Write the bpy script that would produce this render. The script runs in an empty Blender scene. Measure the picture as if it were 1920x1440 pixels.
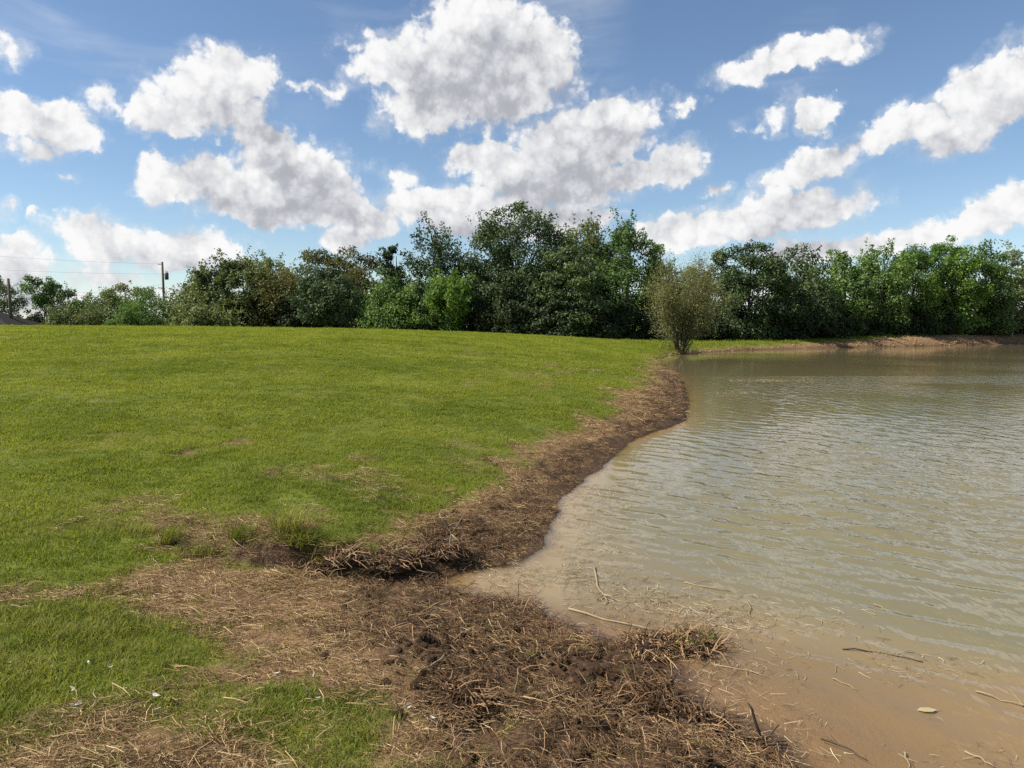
import bpy, math, random
import numpy as np
from mathutils import Vector, Matrix, Euler

SC = bpy.context.scene
COL = SC.collection
R = math.radians

# ---------------------------------------------------------------- camera
cam_d = bpy.data.cameras.new('camera')
cam_d.sensor_width = 36.0
cam_d.lens = 26.25
cam_d.clip_start = 0.05
cam_d.clip_end = 5000
cam = bpy.data.objects.new('camera', cam_d)
COL.objects.link(cam)
cam.location = (0, 0, 2.0)
cam.rotation_euler = (R(90 - 4.411), 0, 0)
SC.camera = cam

# ---------------------------------------------------------------- exposure and render settings
SC.view_settings.view_transform = 'Standard'
SC.view_settings.look = 'None'
SC.view_settings.exposure = 0.75
SC.view_settings.gamma = 1.0
SC.view_settings.use_curve_mapping = False
SC.render.engine = 'CYCLES'
cy = SC.cycles
cy.max_bounces = 6; cy.diffuse_bounces = 3; cy.glossy_bounces = 3; cy.transmission_bounces = 3
cy.transparent_max_bounces = 8; cy.caustics_reflective = False; cy.caustics_refractive = False
cy.use_denoising = False

# ---------------------------------------------------------------- sun
SUN_AZ, SUN_EL = R(-97), R(46)      # to the left of the view and a touch behind the camera
sun_d = bpy.data.lights.new('sun', 'SUN')
sun_d.energy = 4.9
sun_d.angle = R(0.53)
sun_d.color = (1.0, 0.945, 0.86)
sun = bpy.data.objects.new('sun', sun_d)
COL.objects.link(sun)
to_sun = Vector((math.sin(SUN_AZ) * math.cos(SUN_EL), math.cos(SUN_AZ) * math.cos(SUN_EL), math.sin(SUN_EL)))
sun.rotation_euler = (-to_sun).to_track_quat('-Z', 'Y').to_euler()
sun.location = (-30, 10, 40)

# ---------------------------------------------------------------- node helper
class NT:
    def __init__(s, tree):
        s.t = tree; s.n = tree.nodes; s.l = tree.links
    def new(s, typ, **kw):
        nd = s.n.new(typ)
        for k, v in kw.items():
            setattr(nd, k, v)
        return nd
    def put(s, sock, v):
        if hasattr(v, 'is_linked'):
            s.l.new(v, sock)
        elif v is not None:
            sock.default_value = v
    def math(s, op, a, b=None, c=None, clamp=False):
        nd = s.new('ShaderNodeMath', operation=op, use_clamp=clamp)
        for i, v in enumerate((a, b, c)):
            if v is not None: s.put(nd.inputs[i], v)
        return nd.outputs[0]
    def vmath(s, op, a, b=None, scale=None):
        nd = s.new('ShaderNodeVectorMath', operation=op)
        s.put(nd.inputs[0], a)
        if b is not None: s.put(nd.inputs[1], b)
        if scale is not None: s.put(nd.inputs['Scale'], scale)
        return nd.outputs['Value'] if op in ('LENGTH', 'DOT_PRODUCT') else nd.outputs[0]
    def noise(s, vec, scale, detail=4., rough=.55, lac=2.0, dist=0., color=False):
        nd = s.new('ShaderNodeTexNoise')
        if vec is not None: s.put(nd.inputs['Vector'], vec)
        s.put(nd.inputs['Scale'], scale); s.put(nd.inputs['Detail'], detail)
        s.put(nd.inputs['Roughness'], rough); s.put(nd.inputs['Lacunarity'], lac); s.put(nd.inputs['Distortion'], dist)
        return nd.outputs['Color'] if color else nd.outputs[0]
    def smooth(s, v, a, b, x=0., y=1.):
        nd = s.new('ShaderNodeMapRange', interpolation_type='SMOOTHSTEP')
        s.put(nd.inputs[0], v)
        for i, q in zip((1, 2, 3, 4), (a, b, x, y)): s.put(nd.inputs[i], q)
        return nd.outputs[0]
    def mix(s, f, a, b):
        nd = s.new('ShaderNodeMix', data_type='RGBA')
        s.put(nd.inputs[0], f); s.put(nd.inputs[6], a); s.put(nd.inputs[7], b)
        return nd.outputs[2]
    def attr(s, name):
        return s.new('ShaderNodeAttribute', attribute_name=name)

# ---------------------------------------------------------------- sky: clear-air sky with fair-weather cumulus
# each cloud lobe: azimuth, elevation, half width, half height (radians), tilt (degrees); azimuth 0 is +Y
CLOUDS = [(-0.049, 0.315, 0.131, 0.073, 0),
          (-0.138, 0.325, 0.075, 0.042, 0),
          (-0.041, 0.372, 0.076, 0.041, 0),
          (0.031, 0.334, 0.059, 0.048, 0),
          (-0.111, 0.274, 0.069, 0.034, 0),
          (-0.201, 0.342, 0.023, 0.014, 30),
          (-0.381, 0.271, 0.072, 0.044, 0),
          (-0.344, 0.293, 0.049, 0.029, 0),
          (-0.431, 0.243, 0.04, 0.026, 0),
          (-0.488, 0.25, 0.021, 0.018, 0),
          (-0.252, 0.293, 0.055, 0.01, 5),
          (-0.283, 0.193, 0.077, 0.051, 0),
          (-0.311, 0.226, 0.047, 0.026, 0),
          (-0.241, 0.17, 0.053, 0.033, 0),
          (-0.386, 0.181, 0.042, 0.028, 0),
          (-0.439, 0.174, 0.028, 0.025, 0),
          (-0.287, 0.147, 0.097, 0.021, 0),
          (-0.501, 0.1, 0.049, 0.033, 0),
          (-0.419, 0.094, 0.082, 0.027, 0),
          (-0.516, 0.053, 0.059, 0.018, 0),
          (-0.578, 0.227, 0.029, 0.024, 0),
          (-0.533, 0.219, 0.036, 0.025, 0),
          (-0.586, 0.193, 0.034, 0.015, 0),
          (-0.582, 0.295, 0.025, 0.018, 0),
          (-0.594, 0.065, 0.046, 0.035, 0),
          (-0.589, 0.129, 0.012, 0.014, 0),
          (0.091, 0.236, 0.104, 0.048, 15),
          (0.111, 0.268, 0.045, 0.025, 0),
          (-0.028, 0.208, 0.063, 0.026, 0),
          (0.056, 0.184, 0.132, 0.03, 0),
          (0.214, 0.207, 0.043, 0.029, 30),
          (0.174, 0.189, 0.061, 0.02, 0),
          (-0.091, 0.157, 0.084, 0.032, 0),
          (-0.143, 0.193, 0.038, 0.014, -20),
          (-0.188, 0.138, 0.041, 0.024, 0),
          (-0.222, 0.111, 0.03, 0.023, 0),
          (0.346, 0.314, 0.092, 0.02, 8),
          (0.4, 0.316, 0.05, 0.013, 5),
          (0.329, 0.254, 0.037, 0.018, 20),
          (0.384, 0.25, 0.017, 0.027, -20),
          (0.219, 0.275, 0.025, 0.011, 0),
          (0.555, 0.244, 0.086, 0.041, 28),
          (0.477, 0.229, 0.066, 0.026, 12),
          (0.598, 0.259, 0.052, 0.047, 25),
          (0.371, 0.189, 0.061, 0.024, 12),
          (0.332, 0.137, 0.107, 0.031, 10),
          (0.235, 0.12, 0.087, 0.019, 5),
          (0.411, 0.142, 0.05, 0.02, 15),
          (0.258, 0.17, 0.018, 0.009, 0),
          (0.57, 0.125, 0.07, 0.024, 22),
          (0.492, 0.103, 0.082, 0.018, 12),
          (0.401, 0.092, 0.096, 0.015, 3),
          (-0.535, 0.171, 0.018, 0.008, 5),
          (-0.558, 0.118, 0.009, 0.005, 0),
          (0.0, 0.141, 0.14, 0.027, 0),
          (-0.344, 0.165, 0.056, 0.032, 0),
          (0.035, 0.198, 0.098, 0.036, 0),
          (-0.221, 0.151, 0.047, 0.03, 0),
          (-0.562, 0.188, 0.035, 0.011, 0)]
CLOUDS += [(-2.4, .012, .9, .034, 0), (-.62, .012, .5, .032, 0), (.15, .015, .5, .030, 0), (1.2, .012, .8, .034, 0), (2.6, .012, .8, .034, 0)]     # distant bank along the horizon
world = bpy.data.worlds.new('World')
SC.world = world
world.use_nodes = True
world.cycles.sampling_method = 'MANUAL'
world.cycles.sample_map_resolution = 1024
w = NT(world.node_tree)
w.n.clear()

def cloud_field(name, lobes):
    """Node group: sky coordinates in, how deep inside the cloud lobes out (0 outside, 1 at a lobe's middle)."""
    g = bpy.data.node_groups.new(name, 'ShaderNodeTree')
    g.interface.new_socket('P', in_out='INPUT', socket_type='NodeSocketVector')
    g.interface.new_socket('D', in_out='OUTPUT', socket_type='NodeSocketFloat')
    q = NT(g)
    gi = q.new('NodeGroupInput'); go = q.new('NodeGroupOutput')
    turned = {0: gi.outputs[0]}
    acc = None
    for (a, e, rx, ry, rot) in lobes:
        ca, sa = math.cos(R(rot)), math.sin(R(rot))
        if rot not in turned:
            vr = q.new('ShaderNodeVectorRotate', rotation_type='Z_AXIS'); q.l.new(gi.outputs[0], vr.inputs['Vector'])
            vr.inputs['Center'].default_value = (0, 0, 0); vr.inputs['Angle'].default_value = -R(rot)
            turned[rot] = vr.outputs[0]
        a2, e2 = a * ca + e * sa, -a * sa + e * ca
        small = ry < .0205 and rx < .06         # thin ones fray out
        grow_ = 1.6 if small else 1.38
        ix, iy = 1 / (rx * grow_), 1 / (ry * grow_)
        m = q.new('ShaderNodeVectorMath', operation='MULTIPLY_ADD')
        q.l.new(turned[rot], m.inputs[0]); m.inputs[1].default_value = (ix, iy, 0); m.inputs[2].default_value = (-a2 * ix, -e2 * iy, 0)
        s_ = q.new('ShaderNodeTexGradient', gradient_type='SPHERICAL')
        q.l.new(m.outputs[0], s_.inputs[0])
        so = q.math('MULTIPLY', s_.outputs[1], .50) if small else s_.outputs[1]
        acc = so if acc is None else q.math('MAXIMUM', acc, so)
    q.l.new(acc, go.inputs[0])
    return g

tc = w.new('ShaderNodeTexCoord')
dirn = w.vmath('NORMALIZE', tc.outputs['Generated'])
sx = w.new('ShaderNodeSeparateXYZ'); w.l.new(dirn, sx.inputs[0])
az = w.math('ARCTAN2', sx.outputs[0], sx.outputs[1])
el = w.math('ARCSINE', sx.outputs[2])
cb = w.new('ShaderNodeCombineXYZ'); w.l.new(az, cb.inputs[0]); w.l.new(el, cb.inputs[1])
n1 = w.vmath('SUBTRACT', w.noise(dirn, 13., 3., .5, color=True), (.5, .5, .5))
n2 = w.vmath('SUBTRACT', w.noise(dirn, 46., 5., .62, color=True), (.5, .5, .5))
warp = w.vmath('ADD', w.vmath('SCALE', n1, scale=0.05), w.vmath('SCALE', n2, scale=0.030))
pw = w.vmath('ADD', cb.outputs[0], warp)
grp = cloud_field('cloud_field', CLOUDS)
grp_big = cloud_field('cloud_field_big', [c for c in CLOUDS if c[3] > .022])
def field(vec, g):
    nd = w.new('ShaderNodeGroup'); nd.node_tree = g
    w.l.new(vec, nd.inputs[0]); return nd.outputs[0]
# clouds of the same kind over the rest of the sky
inview = w.math('MULTIPLY', w.smooth(w.math('ABSOLUTE', az), .66, .80, 1., 0.), w.smooth(el, .40, .52, 1., 0.))
other = w.math('MULTIPLY', w.smooth(w.noise(w.vmath('MULTIPLY', dirn, (1., 1., 1.8)), 4.2, 3., .5), .50, .72, 0., .8), w.math('SUBTRACT', 1., inview))
up = w.smooth(el, -.02, .04)
D1 = w.math('MAXIMUM', field(pw, grp), other)
D2 = w.math('MAXIMUM', field(w.vmath('ADD', pw, (-0.030, 0.034, 0)), grp_big), other)
bil = w.noise(dirn, 26., 8., .63, 2.1)             # billows
bil2 = w.noise(w.vmath('ADD', dirn, (-0.007, 0.0, 0.009)), 26., 6., .60, 2.1)
vor = w.new('ShaderNodeTexVoronoi', voronoi_dimensions='2D'); w.l.new(w.vmath('ADD', cb.outputs[0], w.vmath('SCALE', n2, scale=0.02)), vor.inputs['Vector'])
vor.inputs['Scale'].default_value = 34.; vor.inputs['Detail'].default_value = 2.0; vor.inputs['Roughness'].default_value = .55
puff = w.math('SUBTRACT', .42, vor.outputs['Distance'])       # rounded heads, dark creases
d1 = w.math('ADD', D1, w.math('ADD', w.math('MULTIPLY', w.math('SUBTRACT', bil, .5), .62), w.math('MULTIPLY', puff, .26)))
d1 = w.math('MULTIPLY', d1, w.smooth(D1, 0.0, .10))
wisp = w.math('MULTIPLY', w.smooth(w.math('ADD', D1, w.math('MULTIPLY', w.math('SUBTRACT', bil, .5), 1.15)), .04, .66, 0., .60), w.smooth(D1, .0, .09))
alpha = w.math('MULTIPLY', w.math('MAXIMUM', w.smooth(d1, .11, .35), wisp), up)
# light: how much cloud lies between here and the sun, plus the billows' own sunny sides
deep = w.math('SUBTRACT', w.math('ADD', w.math('MULTIPLY', D2, .80), w.math('MULTIPLY', D1, .22)), w.math('MULTIPLY', puff, .55))
relief = w.math('MULTIPLY', w.math('SUBTRACT', bil2, bil), 1.05)
lit = w.smooth(w.math('ADD', w.math('ADD', deep, relief), w.math('MULTIPLY', w.math('SUBTRACT', w.noise(dirn, 13., 6., .6), .5), .95)), .10, 1.36, 1., 0.)
rampc = w.new('ShaderNodeValToRGB'); w.l.new(lit, rampc.inputs[0])
ce = rampc.color_ramp.elements
ce[0].position = 0.; ce[0].color = (.26,.27,.295,1); ce[1].position = 1.; ce[1].color = (.575,.575,.575,1)
for p_, c_ in ((.35, (.39, .395, .415, 1)), (.72, (.485, .488, .495, 1))):
    k_ = ce.new(p_); k_.color = c_
ccol = rampc.outputs[0]
# thin high streaks
cir = w.noise(w.vmath('MULTIPLY', w.vmath('ADD', cb.outputs[0], (0., 0., 0.)), (2.0, 13., 1.)), 1.5, 5., .55, 2.0, .6)
cirm = w.math('MULTIPLY', w.smooth(cir, .42, .80, 0., .34), w.math('MULTIPLY', w.smooth(el, .20, .34), w.smooth(w.noise(dirn, 3.1, 1.), .46, .62)))
sky = w.new('ShaderNodeTexSky', sky_type='NISHITA', sun_disc=False, sun_elevation=SUN_EL, sun_rotation=SUN_AZ,
            altitude=200., air_density=1.0, dust_density=0.0, ozone_density=3.0)
bg_sky = w.new('ShaderNodeBackground'); w.l.new(sky.outputs[0], bg_sky.inputs[0]); bg_sky.inputs[1].default_value = 0.076
bg_cl = w.new('ShaderNodeBackground'); w.l.new(ccol, bg_cl.inputs[0]); bg_cl.inputs[1].default_value = 1.0
a_all = w.math('MAXIMUM', alpha, cirm)
mx = w.new('ShaderNodeMixShader'); w.l.new(a_all, mx.inputs[0]); w.l.new(bg_sky.outputs[0], mx.inputs[1]); w.l.new(bg_cl.outputs[0], mx.inputs[2])
wo = w.new('ShaderNodeOutputWorld'); w.l.new(mx.outputs[0], wo.inputs[0])

# ---------------------------------------------------------------- numeric helpers
def sstep(a, b, x):
    t = np.clip((np.asarray(x, float) - a) / (b - a), 0, 1)
    return t * t * (3 - 2 * t)

def _hash(ix, iy, seed):
    h = (ix.astype(np.int64) * 374761393 + iy.astype(np.int64) * 668265263 + seed * 974711) & 0xFFFFFFFF
    h = ((h ^ (h >> 13)) * 1274126177) & 0xFFFFFFFF
    h = ((h ^ (h >> 16)) * 2246822519) & 0xFFFFFFFF
    return ((h ^ (h >> 15)) & 0xFFFFFF) / float(0xFFFFFF)

def vnoise(x, y, seed=0):
    ix = np.floor(x); iy = np.floor(y)
    fx = x - ix; fy = y - iy
    fx = fx * fx * fx * (fx * (fx * 6 - 15) + 10); fy = fy * fy * fy * (fy * (fy * 6 - 15) + 10)
    a = _hash(ix, iy, seed); b = _hash(ix + 1, iy, seed)
    c = _hash(ix, iy + 1, seed); d = _hash(ix + 1, iy + 1, seed)
    return (a + (b - a) * fx) * (1 - fy) + (c + (d - c) * fx) * fy

def fbm(x, y, scale, octaves=4, seed=0, gain=0.5):
    """0..1 noise; scale is the size in metres of the largest lumps."""
    s = 0.; a = 1.; t = 0.; k = 1. / scale
    for o in range(octaves):        # each octave turned, so no lattice shows
        ca, sa = math.cos(.5 + 1.1 * o + seed), math.sin(.5 + 1.1 * o + seed)
        s = s + a * vnoise((x * ca - y * sa) * k + 17.3 * o, (x * sa + y * ca) * k - 9.1 * o, seed + o)
        t += a; a *= gain; k *= 2.03
    return s / t

def poly_sdf(x, y, poly):
    """Signed distance to a closed polygon, positive inside."""
    x = np.asarray(x, float); y = np.asarray(y, float)
    best = np.full(x.shape, 1e18); inside = np.zeros(x.shape, bool)
    n = len(poly)
    for i in range(n):
        ax, ay = poly[i]; bx, by = poly[(i + 1) % n]
        ex, ey = bx - ax, by - ay
        wx = x - ax; wy = y - ay
        t = np.clip((wx * ex + wy * ey) / (ex * ex + ey * ey + 1e-12), 0, 1)
        best = np.minimum(best, (wx - ex * t) ** 2 + (wy - ey * t) ** 2)
        c = ((ay <= y) & (by > y)) | ((by <= y) & (ay > y))
        with np.errstate(divide='ignore', invalid='ignore'):
            xi = ax + (y - ay) * ex / (ey if ey else 1e-12)
        inside ^= c & (x < xi)
    return np.where(inside, 1, -1) * np.sqrt(best)

# ---------------------------------------------------------------- the lie of the land (metres, water level is z = 0)
SHORE = [(1.25, 3.25), (1.22, 3.49), (0.96, 3.69), (0.87, 3.94), (0.89, 4.23), (0.8, 4.44), (0.58, 4.64), (0.41, 4.8),
         (0.22, 5.08), (0.1, 5.26), (-0.16, 5.33), (-0.45, 5.50), (-0.66, 5.68), (-0.40, 5.95), (-0.05, 6.10), (0.19, 6.43),
         (0.36, 7.11), (0.49, 7.94), (0.63, 8.7), (0.98, 9.63), (1.54, 11.2), (2.24, 13.26), (3.05, 14.59), (3.68, 15.85),
         (4.47, 18.88), (5.52, 23.72), (6.19, 27.19), (7.13, 33.78), (8.26, 41.27), (10.39, 50.14), (13.7, 55.8),
         (19.61, 62.44), (32.1, 70.26), (46.81, 78.09), (58.35, 85.2), (80, 95), (120, 105), (150, 70), (140, 10),
         (90, -14), (40, -14), (14, -7), (6, -1.5), (3, 0.9), (1.9, 2.2)]

def shore_d(x, y):
    """Distance to the waterline, positive on land."""
    d = -poly_sdf(x, y, SHORE)
    wob = (fbm(x, y, 0.45, 3, 5) - 0.5) * 0.16 * sstep(0.9, 0.0, np.abs(d))
    return d + wob

def ledge_at(x, y):
    yl = np.interp(x, [-6, -2.4, -1.75, -1.2, -0.8, -0.45, 0.1], [5.2, 5.75, 5.68, 5.66, 5.85, 6.15, 6.6]) + (fbm(x, y, 0.35, 3, 41) - 0.5) * 0.25
    a = np.interp(x, [-3.6, -2.3, -1.95, -1.4, -1.05, -0.5, 0.2], [0, 0.08, 0.20, 0.20, 0.08, 0.03, 0])
    return y - yl, a

def ledge(x, y):
    t, a = ledge_at(x, y)
    return a * sstep(-0.10, 0.12, t) * np.exp(-np.clip(t, 0, None) / 3.0)

TRACKS = [(-2.5, 8.3, 0.8, 0.85, 0.42), (-3.75, 9.35, 1.25, 1.35, 0.38), (-3.95, 10.7, 0.8, 0.5, 0.3)]   # x, y, heading, length, width of tyre prints

def track(x, y):
    dep = np.zeros(np.shape(x)); rib = np.zeros(np.shape(x))
    for (tx, ty, h, L, Wd) in TRACKS:
        u = (x - tx) * math.cos(h) + (y - ty) * math.sin(h)
        v = -(x - tx) * math.sin(h) + (y - ty) * math.cos(h)
        m = sstep(L * .62, L * .4, np.abs(u)) * sstep(Wd * .62, Wd * .4, np.abs(v))
        dep = np.maximum(dep, m)
        rib = np.where(m > 0, 0.5 + 0.5 * np.sin((u + np.abs(v) * .6) * 2 * math.pi / 0.20), rib)
    return dep, rib

def land_smooth(x, y, d):
    """Ground without its small lumps."""
    dl = np.clip(d, 0, None)
    g = 0.5 + 0.5 * sstep(6, 30, y)
    far = sstep(6, 18, x) * sstep(38, 52, y)
    amp = 1.55 * (1 - far) + 0.30 * far
    z = (0.17 + 0.28 * sstep(5, 26, y)) * (1 - np.exp(-dl / (1.7 - .9 * sstep(6, 20, y)))) + amp * (1 - np.exp(-dl / 10.0)) * g
    z = z + 0.72 * sstep(16, 52, x) * sstep(45, 60, y) * (1 - np.exp(-dl / 1.6))
    z = z - 1.0 * sstep(47, 80, y) * (1 - far)
    z = z + ledge(x, y) * (dl > 0)
    dw = np.clip(-d, 0, None)
    zb = -(0.05 * dw + 0.30 * sstep(1.4, 5.0, dw) + 1.2 * sstep(4, 14, dw))
    zb = zb - 0.10 * (1 - np.exp(-dw / 0.12)) * sstep(5, 8, y) - 0.16 * (1 - np.exp(-dw / 0.55)) * sstep(4.5, 5.8, y + .35 * np.clip(x - .8, 0, 3))
    return np.where(d > 0, z, zb)

# where the turf is stripped and dead reed litter lies, where it is black and wet, where sparse turf survives
LITTER = [(10.56, 50.98), (7.34, 39.18), (4.85, 26.6), (3.53, 20.99), (2.59, 17.6), (2.12, 15.52), (1.45, 13.92), (0.79, 12.23),
          (0.2, 10.85), (-0.04, 9.9), (-0.23, 8.9), (-0.51, 7.82), (-0.94, 6.85), (-1.25, 6.39), (-1.45, 5.84), (-1.91, 5.57),
          (-2.51, 5.45), (-2.81, 4.93), (-3.27, 4.71), (-3.8, 4.45), (-3.8, 4.3), (-2.95, 4.43), (-2.42, 4.5), (-2.0, 4.32),
          (-1.61, 3.91), (-1.68, 3.6), (-1.5, 3.22), (-1.85, 3.24), (-2.07, 3.05), (-2.3, 1.8), (1.9, 1.3), (3, 2.5), (3, 8), (6, 14),
          (9, 24), (10.5, 40), (13, 50)]
PALE = [(-3.15, 5.81), (-3.42, 6.5), (-2.71, 6.6), (-1.48, 6.36), (-1.63, 5.59), (-2.53, 5.51)]
TURF = [(-1.08, 3.45), (-0.86, 3.64), (-0.5, 3.39), (-0.36, 2.87), (-0.33, 2.0), (-0.9, 2.0), (-1.13, 2.91)]
WET = [(-1.13, 5.99), (-0.57, 7.0), (0.22, 7.73), (0.6, 7.0), (0.2, 5.9), (0.5, 5.3), (1.0, 4.6), (1.46, 4.64), (1.6, 3.0), (1.0, 2.0), (-0.2, 2.2),
       (-0.39, 2.87), (-0.5, 3.35), (-0.95, 4.29), (-1.2, 5.42)]
BARE = [(-0.83, 10.43, .55, .25), (-1.74, 8.94, .35, .18), (-1.0, 8.0, .5, .15), (0.28, 19.26, .9, .5), (1.2, 21.5, 1.2, .3), (-4.56, 10.56, .35, .2), (-3.5, 6.9, .6, .2)]   # thin spots in the lawn: x, y, half sizes

def masks(x, y, d):
    n = fbm(x, y, 0.55, 4, 11) - 0.5
    nf = fbm(x, y, 0.16, 3, 23) - 0.5
    big = sstep(6, 18, y)
    wob = n * (0.55 + 0.7 * big) + nf * 0.35
    lit = sstep(-0.20 - .2 * big, 0.28 + .2 * big, poly_sdf(x, y, LITTER) + wob * 1.2)
    lit = np.maximum(lit, 0.72 * sstep(-0.12, 0.25, poly_sdf(x, y, PALE) + wob * 1.4))
    lit = lit * (1 - 0.72 * sstep(-0.18, 0.2, poly_sdf(x, y, TURF) + wob * 1.4))
    # half-covered ground at the lower left
    half = sstep(3.9, 3.3, y) * sstep(-0.3, -0.7, x)
    lit = lit * (1 - 0.45 * half * sstep(-.05, .15, n + .4 * nf))
    # raw earth of the far bank
    wf = 0.5 + 1.9 * sstep(18, 45, x)
    farm = sstep(6, 14, x) * sstep(45, 52, y)
    lit = np.maximum(lit, farm * sstep(wf + .5, wf - .2, d + n * 1.4))
    for (bx, by, ax, ay) in BARE:
        q = np.sqrt(((x - bx) / ax) ** 2 + ((y - by) / ay) ** 2)
        lit = np.maximum(lit, .42 * sstep(1.3, .2, q + n * 2.2))
    # faint wheel lines along the shore
    for off in (-.8, .8):
        lx = np.interp(y, [6, 8.8, 13, 19, 26, 40], [-3.6, -2.0, -.9, .3, 1.9, 4.4]) + off
        lit = np.maximum(lit, .34 * sstep(.22, .05, np.abs(x - lx)) * sstep(.42, .62, fbm(x, y, 1.3, 3, 44)) * sstep(6.5, 8.5, y) * sstep(36, 24, y))
    thin = sstep(.60, .80, fbm(x, y, 1.6, 4, 45)) * .30 * sstep(70, 40, y)
    lit = np.maximum(lit, thin)
    dep, rib = track(x, y)
    lit = np.maximum(lit, dep * .80 * sstep(.25, .55, fbm(x, y, .3, 3, 47)))
    wet = sstep(-0.2, 0.25, poly_sdf(x, y, WET) + wob * 1.1)
    strip = sstep(6.3, 8.0, y) * (1 - farm)
    ww = 0.55 + 0.35 * sstep(10, 20, y)
    wet = np.maximum(wet, strip * sstep(ww + .35, ww - .25, d + n * 1.9))
    wet = np.maximum(wet, farm * sstep(.5, .1, d + n) * .6)
    wet = np.maximum(wet, sstep(.12, .0, d))
    wet = np.maximum(wet, dep * (.25 + .5 * (1 - rib)))
    lt, la = ledge_at(x, y)
    scarp = sstep(.05, .15, la) * sstep(-.20, -.08, lt) * sstep(.10, .02, lt) * (.4 + .6 * sstep(.35, .6, fbm(x, y, .2, 3, 46)))
    lit = np.maximum(lit, scarp); wet = np.maximum(wet, scarp)
    return np.clip(lit, 0, 1), np.clip(wet * np.clip(lit * 1.4, 0, 1), 0, 1)

def ground_z(x, y, full=False):
    """Height of the ground with its lumps."""
    x = np.asarray(x, float); y = np.asarray(y, float)
    d = shore_d(x, y)
    z = land_smooth(x, y, d)
    lit, wet = masks(x, y, d)
    near = sstep(60, 25, y)
    up_ = sstep(-0.02, 0.45, d)
    z = z + (fbm(x, y, 1.3, 3, 3) - .5) * 0.06 * up_
    lump = (fbm(x, y, 0.30, 4, 7, .6) - .5) + 0.9 * wet * (fbm(x, y, 0.11, 3, 8, .6) - .5)
    pits = np.clip(.33 - fbm(x, y, 0.22, 3, 77), 0, 1)
    z = z + lit * up_ * (lump * 0.09 - pits * 0.22 * wet) + wet * up_ * (np.abs(fbm(x, y, 0.5, 3, 9) - .5) * 0.22 - 0.02)
    z = z + (1 - lit) * near * (fbm(x, y, 0.25, 2, 13) - .5) * 0.02 * up_
    farm = sstep(6, 14, x) * sstep(45, 52, y)
    z = z + farm * lit * (fbm(x, y, 1.1, 4, 15) - .5) * .3 * up_
    dep, rib = track(x, y)
    z = z - dep * (0.06 - 0.06 * rib)
    if full:
        return z, d, lit, wet
    return z

def gz(x, y):
    return float(ground_z(np.array([float(x)]), np.array([float(y)]))[0])

# ---------------------------------------------------------------- object helpers
def mesh_from(name, verts, faces_flat, face_sizes, attrs=None, smooth=True):
    """verts (N,3); faces as a flat index array plus loop counts."""
    me = bpy.data.meshes.new(name)
    verts = np.ascontiguousarray(verts, dtype=np.float32)
    faces_flat = np.ascontiguousarray(faces_flat, dtype=np.int32)
    face_sizes = np.ascontiguousarray(face_sizes, dtype=np.int32)
    me.vertices.add(len(verts)); me.vertices.foreach_set('co', verts.ravel())
    me.loops.add(len(faces_flat)); me.loops.foreach_set('vertex_index', faces_flat)
    me.polygons.add(len(face_sizes))
    st = np.zeros(len(face_sizes), np.int32); st[1:] = np.cumsum(face_sizes)[:-1]
    me.polygons.foreach_set('loop_start', st)
    me.polygons.foreach_set('use_smooth', np.full(len(face_sizes), smooth, bool))
    for k, v in (attrs or {}).items():
        a = me.attributes.new(k, 'FLOAT', 'POINT'); a.data.foreach_set('value', np.ascontiguousarray(v, dtype=np.float32))
    me.update(calc_edges=True)
    return me

def link(name, me, mat=None, parent=None):
    o = bpy.data.objects.new(name, me)
    if mat is not None and me is not None and len(me.materials) == 0: me.materials.append(mat)
    COL.objects.link(o)
    if parent is not None: o.parent = parent
    return o

def tag(o, label=None, cat=None, group=None, kind=None):
    for k, v in (('label', label), ('category', cat), ('group', group), ('kind', kind)):
        if v: o[k] = v
    return o

def root(name, loc, label, cat, group=None, rz=0.):
    o = bpy.data.objects.new(name, None); COL.objects.link(o)
    o.location = loc; o.rotation_euler = (0, 0, rz); o.empty_display_size = .2
    return tag(o, label, cat, group)

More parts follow.
